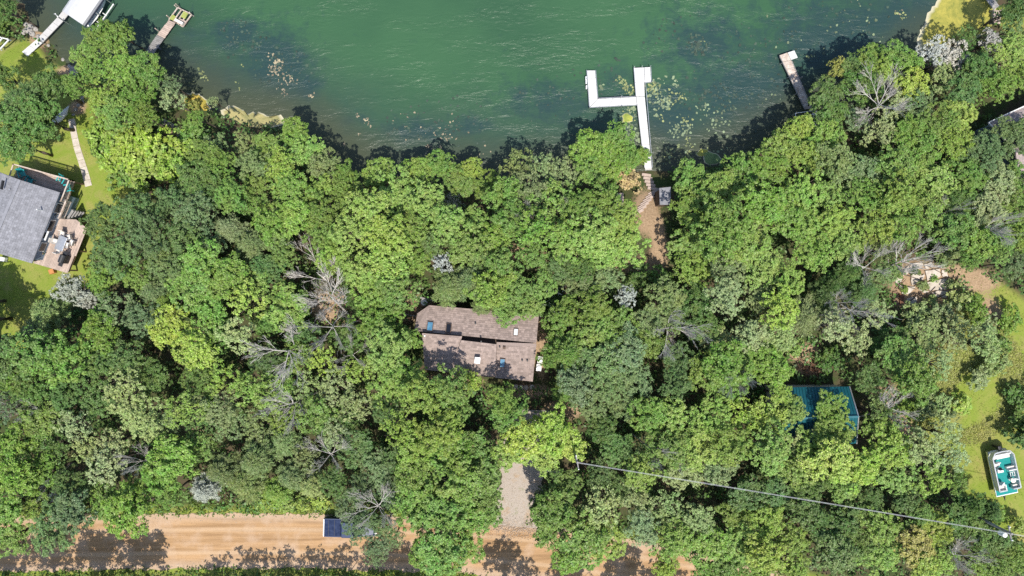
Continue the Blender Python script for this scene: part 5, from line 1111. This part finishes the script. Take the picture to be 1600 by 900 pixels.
MB().bar(rg[0] + Vector((0, 0, .07)), rg[1] + Vector((0, 0, .07)), .22, .06).build('ridge_cap', M['metal_teal'], tb)
for a, b in ((e[1], rg[1]), (e[3], rg[1]), (e[0], rg[0]), (e[2], rg[0])): MB().bar(a + Vector((0, 0, .03)), b + Vector((0, 0, .03)), .11, .13).build('verge_trim', M['alu'], tb)
MB().prism([p + (Vector((P(1272, 650, EZ).x, P(1272, 650, EZ).y, EZ)) - p) * .06 for p in (e[0], e[1], e[3], e[2])], -.2, EZ - .1).build('wall', M['offwhite'], tb)
# --- pinkish roof at the right edge
pr = thing('house', 'house with a pinkish shingle roof and pale eave edge among the lakeside trees', 'house', P(1600, 210))
EZ, RZ = 3.4, 5.2
a0, a1 = P(1545, 192, EZ), P(1660, 140, EZ); d_ = (a1 - a0).normalized(); pn = Vector((d_.y, -d_.x, 0)); ru = Vector((0, 0, RZ - EZ))
roof_plane(pr, a0, a1, a0 + pn * 3.6 + ru, a1 + pn * 3.6 + ru, M['shingle_pink'], M['shingle_pink'], 20); roof_plane(pr, a0 + pn * 7.2, a1 + pn * 7.2, a0 + pn * 3.6 + ru + Vector((0, 0, .002)), a1 + pn * 3.6 + ru + Vector((0, 0, .002)), M['shingle_pink'], M['shingle_pink'], 21)
MB().bar(a0 - pn * .06, a1 - pn * .06, .1, .14).build('gutter', M['white'], pr); MB().bar(a0 - d_ * .05 + Vector((0, 0, .02)), a0 - d_ * .05 + pn * 3.6 + ru + Vector((0, 0, .02)), .1, .16).build('verge_trim', M['white'], pr)
MB().prism([a0 + d_ * .4 + pn * .4, a1 + pn * .4, a1 + pn * 6.8, a0 + d_ * .4 + pn * 6.8], -.2, EZ - .05).build('wall', M['siding_blue'], pr)
# --- sheds by the steps to the lake
sh = thing('shed', 'small shed with a grey shingle roof beside the path to the white dock', 'shed', P(1040, 306))
q = [P(1030, 294, 1.9), P(1048, 292, 1.9), P(1048, 320, 2.15), P(1031, 320, 2.15)]; rf = MB().slab(q, .08).build('roof', M['shingle_grey'], sh); shingles(rf, q[0], q[1], q[3], q[2], M['shingle_grey'], .25, .3, seed=31)
cc = sum(q, Vector()) / 4; MB().prism([p + (cc - p) * .12 for p in q], -1.0, 1.88).build('wall', M['siding_brown'], sh)
sb_ = thing('storage_box', 'brown timber storage box on the bank left of the lake path', 'box', P(968, 314))
q = [P(962, 302, .7), P(974, 301, .7), P(975, 326, .78), P(964, 328, .78)]; MB().slab(q, .05).build('lid', M['wood_pink'], sb_); cc = sum(q, Vector()) / 4; MB().prism([p + (cc - p) * .08 for p in q], -1.2, .64).build('box_body', M['siding_brown'], sb_)
lp = thing('path_steps', 'timber steps climbing the brown path from the white dock', 'steps', P(1015, 300))
for i in range(12):
    x = 1014 + (2.0 * i if i < 5 else 10 - (i - 5) * 4.4); y = 270 + i * 5.6; c = P(x, y, 0); z = gz(c.x, c.y) + .06
    MB().box((c.x, c.y, z), (1.3 if i > 4 else 1.0, .3, .12), R(-8 if i < 5 else 30)).build('tread', M['wood_pink'], lp)
# --- concrete pad
cp = thing('concrete_pad', 'cracked pale concrete pad with broken slabs and fallen sticks', 'concrete pad', P(1440, 445)); g = random.Random(12)
for poly in ([(1422, 412), (1442, 411), (1438, 420), (1420, 424)], [(1410, 422), (1420, 415), (1419, 428), (1408, 431)], [(1398, 433), (1409, 432), (1408, 440), (1400, 444)], [(1422, 430), (1436, 427), (1434, 442), (1424, 446)], [(1404, 446), (1430, 448), (1418, 460), (1408, 458)], [(1444, 424), (1466, 420), (1468, 432), (1448, 438)], [(1446, 440), (1479, 436), (1480, 452), (1452, 454)], [(1454, 456), (1480, 454), (1478, 466), (1460, 464)], [(1440, 446), (1450, 456), (1442, 458), (1434, 452)], [(1416, 466), (1432, 462), (1430, 474), (1420, 476)], [(1444, 412), (1454, 410), (1460, 418), (1446, 421)], [(1462, 408), (1476, 412), (1474, 418), (1464, 417)], [(1470, 423), (1480, 424), (1480, 433), (1471, 431)], [(1436, 430), (1443, 428), (1442, 436), (1437, 438)]):
    MB().prism([P(x0 + (x1 - x0) * t_ + g.uniform(-1.3, 1.3), y0 + (y1 - y0) * t_ + g.uniform(-1.3, 1.3)) for (x0, y0), (x1, y1) in zip(poly, poly[1:] + poly[:1]) for t_ in (0, .4, .72)], -.1, .1 + g.uniform(0, .08)).build('slab', M['concrete'], cp)
for a, b in (((1454, 455), (1470, 462)), ((1464, 466), (1480, 458)), ((1400, 443), (1432, 452)), ((1420, 472), (1446, 452)), ((1410, 428), (1446, 440)), ((1440, 470), (1462, 448)), ((1400, 452), (1416, 436)), ((1450, 416), (1474, 428))): MB().tube([P(*a, .22), P(*b, .24)], [.05, .03], 6).build('stick', M['bark'], cp)
pb = thing('plywood_sheet', 'brown rotting plywood sheets beside the cracked concrete pad', 'board', P(1402, 466)); MB().prism([P(*k) for k in ((1394, 456), (1402, 454), (1404, 478), (1396, 480))], .02, .12).build('board', M['wood_brown'], pb); MB().prism([P(*k) for k in ((1404, 458), (1412, 462), (1410, 474), (1405, 476))], .03, .17).build('board', M['fire'], pb)
rkk = bpy.data.objects.new('boulder', RM[1]); COL.objects.link(rkk); c = P(1529, 404, .3); rkk.location = (c.x, c.y, -.1); rkk.scale = (.4, .4, .5); tag(rkk, 'pale round boulder above the dark log near the dirt clearing', 'boulder')
lg2 = MB().tube([P(1504, 418, .25), P(1520, 414, .25), P(1534, 411, .25)], [.12, .11, .08], 7).build('fallen_log', M['bark']); tag(lg2, 'dark fallen log on the edge of the dirt clearing', 'log')
bp = thing('brush_pile', 'reddish brown burnt brush pile above the teal roof', 'brush pile', P(1266, 577)); g = random.Random(5)
for i in range(46):
    c = P(1266 + g.gauss(0, 10), 577 + g.gauss(0, 5), .2); a = g.uniform(0, 6.28); l_ = g.uniform(.3, .9); v = Vector((math.cos(a), math.sin(a), g.uniform(-.2, .3))) * l_; h_ = Vector((0, 0, g.uniform(0, .5)))
    MB().tube([c + h_ - v, c + h_ + v], [.04, .02], 5).build('stick', M['fire'] if g.random() < .5 else M['wood_brown'], bp)

# ---------------------------------------------------------------- pontoon boat on its trailer
def pontoon():
    c = P(1566.5, 738, 1.0); t = thing('pontoon_boat', 'white railed pontoon boat with teal deck parked on the lawn', 'boat', (c.x, c.y, 0), math.atan2(-(742 - 182), 120) + R(90))
    # local frame: +y stern (picture top), -y bow
    L, W_ = 4.9, 2.35; d = 1.0
    B = lambda: MB()
    dp = [Vector((-W_ / 2, -L / 2)), Vector((W_ / 2, -L / 2)), Vector((W_ / 2, L / 2 - .6)), Vector((W_ / 2 - .42, L / 2)), Vector((-W_ / 2 + .42, L / 2)), Vector((-W_ / 2, L / 2 - .6))]
    B().prism(dp, d - .1, d).build('deck', M['white'], t, world=False)
    B().prism([p * .96 for p in dp], d + .001, d + .013).build('carpet', M['teal_carpet'], t, world=False)
    for s_ in (-1, 1): B().tube([(s_ * .8, -L / 2 + .05, .78), (s_ * .8, -L / 2 + .5, .68), (s_ * .8, L / 2 - .1, .68)], [.06, .27, .27], 14).build('pontoon', M['alu'], t, world=False, smooth=True)
    # railing: solid panels with a top tube; stern corners rounded, bow open
    def rail(path, name='rail_panel'):
        for a, b in zip(path[:-1], path[1:]):
            a, b = Vector((*a, d)), Vector((*b, d)); p_ = MB().bar(a + Vector((0, 0, .36)), b + Vector((0, 0, .36)), .03, .56).build(name, M['white'], t, world=False)
            MB().bar(a + Vector((0, 0, .68)), b + Vector((0, 0, .68)), .11, .06).build('top_rail', M['alu'], p_, world=False)
    x = W_ / 2 - .04; y0 = L / 2
    rail([(-x, -y0 + .75), (-x, -.9), (-x, .3), (-x, y0 - .55), (-x + .35, y0 - .08), (0, y0 - .04), (x - .35, y0 - .08), (x, y0 - .55), (x, .3), (x, -.9), (x, -y0 + .75)])
    rail([(-x, -y0 + .75), (-.32, -y0 + .75)]); rail([(x, -y0 + .75), (.32, -y0 + .75)])
    def cushion(cx, cy, sx, sy, back, nm='bench'):
        q = MB().box((cx, cy, d + .2), (sx, sy, .38)).build(nm, M['offwhite'], t, world=False, bevel=.04)
        for bx0, by0, bsx, bsy in back: MB().box((bx0, by0, d + .52), (bsx, bsy, .34)).build('backrest', M['white'], q, world=False, bevel=.03)
    cushion(0, y0 - .62, 1.75, .5, [(0, y0 - .36, 1.75, .14)])
    cushion(.70, .45, .80, .34, [(.70, .28, .80, .12)]); cushion(-.72, -1.38, .62, .72, [(-.72, -1.70, .62, .12), (-.36, -1.40, .1, .7)], 'bow_bench'); 
    cushion(.78, -1.5, .5, .3, [])
    def seat(cx, cy, rz):
        q = MB().lathe((cx, cy, d), [(.2, 0), (.06, .05), (.06, .4), (.27, .42), (.29, .52), (.22, .56)], 14).build('swivel_seat', M['offwhite'], t, world=False, smooth=False)
        MB().box((cx - .24 * math.sin(rz), cy + .24 * math.cos(rz), d + .74), (.46, .1, .4), rz).build('backrest', M['white'], q, world=False, bevel=.03)
    seat(-.72, 1.12, R(10)); seat(-.62, -1.05, R(40)); seat(.62, -.85, R(-20))
    co = MB().box((-.68, .5, d + .42), (.62, .36, .84)).build('console', M['white'], t, world=False, bevel=.04)
    MB().bar((-.9, .68, d + 1.0), (-.46, .68, d + 1.0), .03, .22).build('windscreen', M['glass'], co, world=False); MB().lathe((-.68, .74, d + .78), [(.17, 0), (.19, .02), (.17, .04)], 14).build('steering_wheel', M['black'], co, world=False)
    tbm = MB()
    for a, b in (((.45, .02), (.9, .02)), ((.9, .02), (.9, -.4)), ((.9, -.4), (.45, -.4)), ((.45, -.4), (.45, .02)), ((.67, .02), (.67, -.4))): tbm.bar((*a, d + .5), (*b, d + .5), .05, .04)
    tbm.box((.67, -.19, d + .25), (.06, .06, .5)); tbm.build('table_frame', M['white'], t, world=False)
    mo = MB().box((0, y0 + .28, d + .25), (.36, .5, .42)).build('outboard_motor', M['black'], t, world=False, bevel=.08); MB().box((0, y0 + .3, .62), (.12, .24, .7)).build('motor_leg', M['black'], mo, world=False)
    for s_ in (-1, 1):
        for yy in (.2, .85): MB().tube([(s_ * .45 - .09, yy, .28), (s_ * .45 + .09, yy, .28)], .28, 14).build('trailer_wheel', M['rubber'], t, world=False)
    MB().box((0, -.3, .36), (.9, 4.0, .08)).build('trailer_bed', M['alu'], t, world=False)
    tg = MB(); tg.bar((-.3, -2.2, .42), (0, -3.0, .42), .07, .08); tg.bar((.3, -2.2, .42), (0, -3.0, .42), .07, .08); tg.bar((0, -2.9, .42), (0, -3.2, .42), .08, .08); tg.build('trailer_tongue', M['black'], t, world=False)
pontoon()
# ---------------------------------------------------------------- pickup on the road
def pickup():
    c = P(547, 824, 1.0); t = thing('pickup_truck', 'dark blue pickup truck parked under the leaning tree on the dirt road', 'pickup', (c.x, c.y, .11), R(-1.5))
    B = MB
    def loft(name, secs, mat_, parent, bevel=.03):
        """secs: (x, half width, z0, z1)."""
        m = MB()
        for x, hw, z0, z1 in secs: m.v += [(x, -hw, z0), (x, hw, z0), (x, hw * .97, z1), (x, -hw * .97, z1)]
        for i in range(len(secs) - 1):
            for j in range(4): m.f.append((i * 4 + j, (i + 1) * 4 + j, (i + 1) * 4 + (j + 1) % 4, i * 4 + (j + 1) % 4))
        k = (len(secs) - 1) * 4; m.f += [(0, 1, 2, 3), (k + 3, k + 2, k + 1, k)]
        return m.build(name, mat_, parent, world=False, bevel=bevel)
    body = loft('body', [(-2.72, .93, .5, 1.12), (-2.6, .98, .42, 1.16), (-.85, .98, .42, 1.16), (.9, .98, .42, 1.12), (1.2, .97, .42, 1.08), (2.5, .94, .45, 1.0), (2.72, .84, .5, .86)], M['truck_blue'], t)
    loft('cab', [(-.95, .86, 1.1, 1.2), (-.7, .82, 1.1, 1.82), (.5, .82, 1.1, 1.84), (1.15, .88, 1.05, 1.12)], M['truck_blue'], t, .04)
    loft('windscreen', [(.55, .78, 1.2, 1.80), (1.12, .82, 1.06, 1.15)], M['glass'], t, 0)
    for s_ in (-1, 1): MB().box((-.1, s_ * .835, 1.5), (1.1, .03, .42)).build('side_window', M['glass'], t, world=False)
    cv = MB().box((-1.78, 0, 1.2), (1.62, 1.74, .05)).build('bed_cover', M['bedcover'], t, world=False, bevel=.02)
    for i in range(2): MB().box((-2.2 + i * .62, 0, 1.232), (.03, 1.7, .018)).build('seam', M['black'], cv, world=False)
    for s_ in (-1, 1): MB().box((-1.78, s_ * .92, 1.19), (1.72, .09, .06)).build('bed_rail', M['truck_blue'], t, world=False)
    tg = MB().box((-2.70, 0, 1.0), (.09, 1.8, .42)).build('tailgate', M['truck_blue'], t, world=False, bevel=.02); MB().box((-2.71, 0, 1.225), (.1, 1.82, .04)).build('tailgate_cap', M['alu'], tg, world=False)
    MB().box((-2.82, 0, .58), (.14, 1.86, .18)).build('rear_bumper', M['alu'], t, world=False, bevel=.03); MB().box((2.76, 0, .58), (.14, 1.8, .2)).build('front_bumper', M['alu'], t, world=False, bevel=.03)
    M['lamp_red'] = pm('red_lens', (.35, .02, .02, 1), None, 5, .3); M['lamp_clear'] = pm('clear_lens', (.6, .6, .6, 1), None, 5, .2)
    for s_ in (-1, 1):
        MB().box((-2.72, s_ * .9, .98), (.08, .12, .36)).build('tail_light', M['lamp_red'], t, world=False); MB().box((2.68, s_ * .7, .86), (.08, .3, .16)).build('headlight', M['lamp_clear'], t, world=False); MB().box((.75, s_ * 1.08, 1.22), (.12, .2, .16)).build('mirror', M['black'], t, world=False)
        for xx in (-1.75, 1.75):
            wq = MB().tube([(xx, s_ * .98, .38), (xx, s_ * .74, .38)], .38, 18).build('wheel', M['rubber'], t, world=False); MB().tube([(xx, s_ * .99, .38), (xx, s_ * .9, .38)], .22, 14).build('rim', M['alu'], wq, world=False)
pickup()
# ---------------------------------------------------------------- power line
PZ = 8.6
def pole(px, py, label):
    q = P(px, py, PZ); t = thing('power_pole', label, 'power pole', (q.x, q.y, 0)); MB().tube([(q.x, q.y, -.3), (q.x, q.y, PZ + .3)], [.16, .11], 10).build('shaft', M['wood_grey'], t)
    d = Vector((-.18, .98, 0)); a, b = q - d * .75, q + d * .75; MB().bar(a, b, .1, .12).build('crossarm', M['wood_grey'], t)
    for s_ in (-.65, 0, .65): c = q + d * s_; MB().lathe(c + Vector((0, 0, .06)), [(.05, 0), (.07, .08), (.05, .16)], 8).build('insulator', M['white'], t)
    return q
q1 = pole(902, 722, 'wooden power pole standing among the crowns right of the gravel drive'); q2 = pole(1578, 833, 'wooden power pole with white transformer at the lower lawn edge')
q3 = P(1760, 866, PZ)
tfm = bpy.data.objects['power_pole.001']; c = q2 + Vector((-.35, -.25, -.9)); MB().lathe(c, [(.2, 0), (.24, .05), (.24, .75), (.2, .8), (.05, .84)], 12).build('transformer', M['white'], tfm)
for i, s_ in enumerate((-.035, .035)):
    pts = []
    for A_, B_ in ((q1, q2), (q2, q3)):
        for k in range(25):
            t = k / 24; p = A_.lerp(B_, t); pts.append(p + Vector((-.18, .98, 0)) * s_ + Vector((0, 0, .22 - 3.2 * t * (1 - t) * .18)))
    o = MB().tube(pts, .013, 5).build('power_cable', M['wire']); tag(o, ('lower' if i == 0 else 'upper') + ' of the two pale cables strung between the wooden power poles', 'cable', 'cables between the power poles')
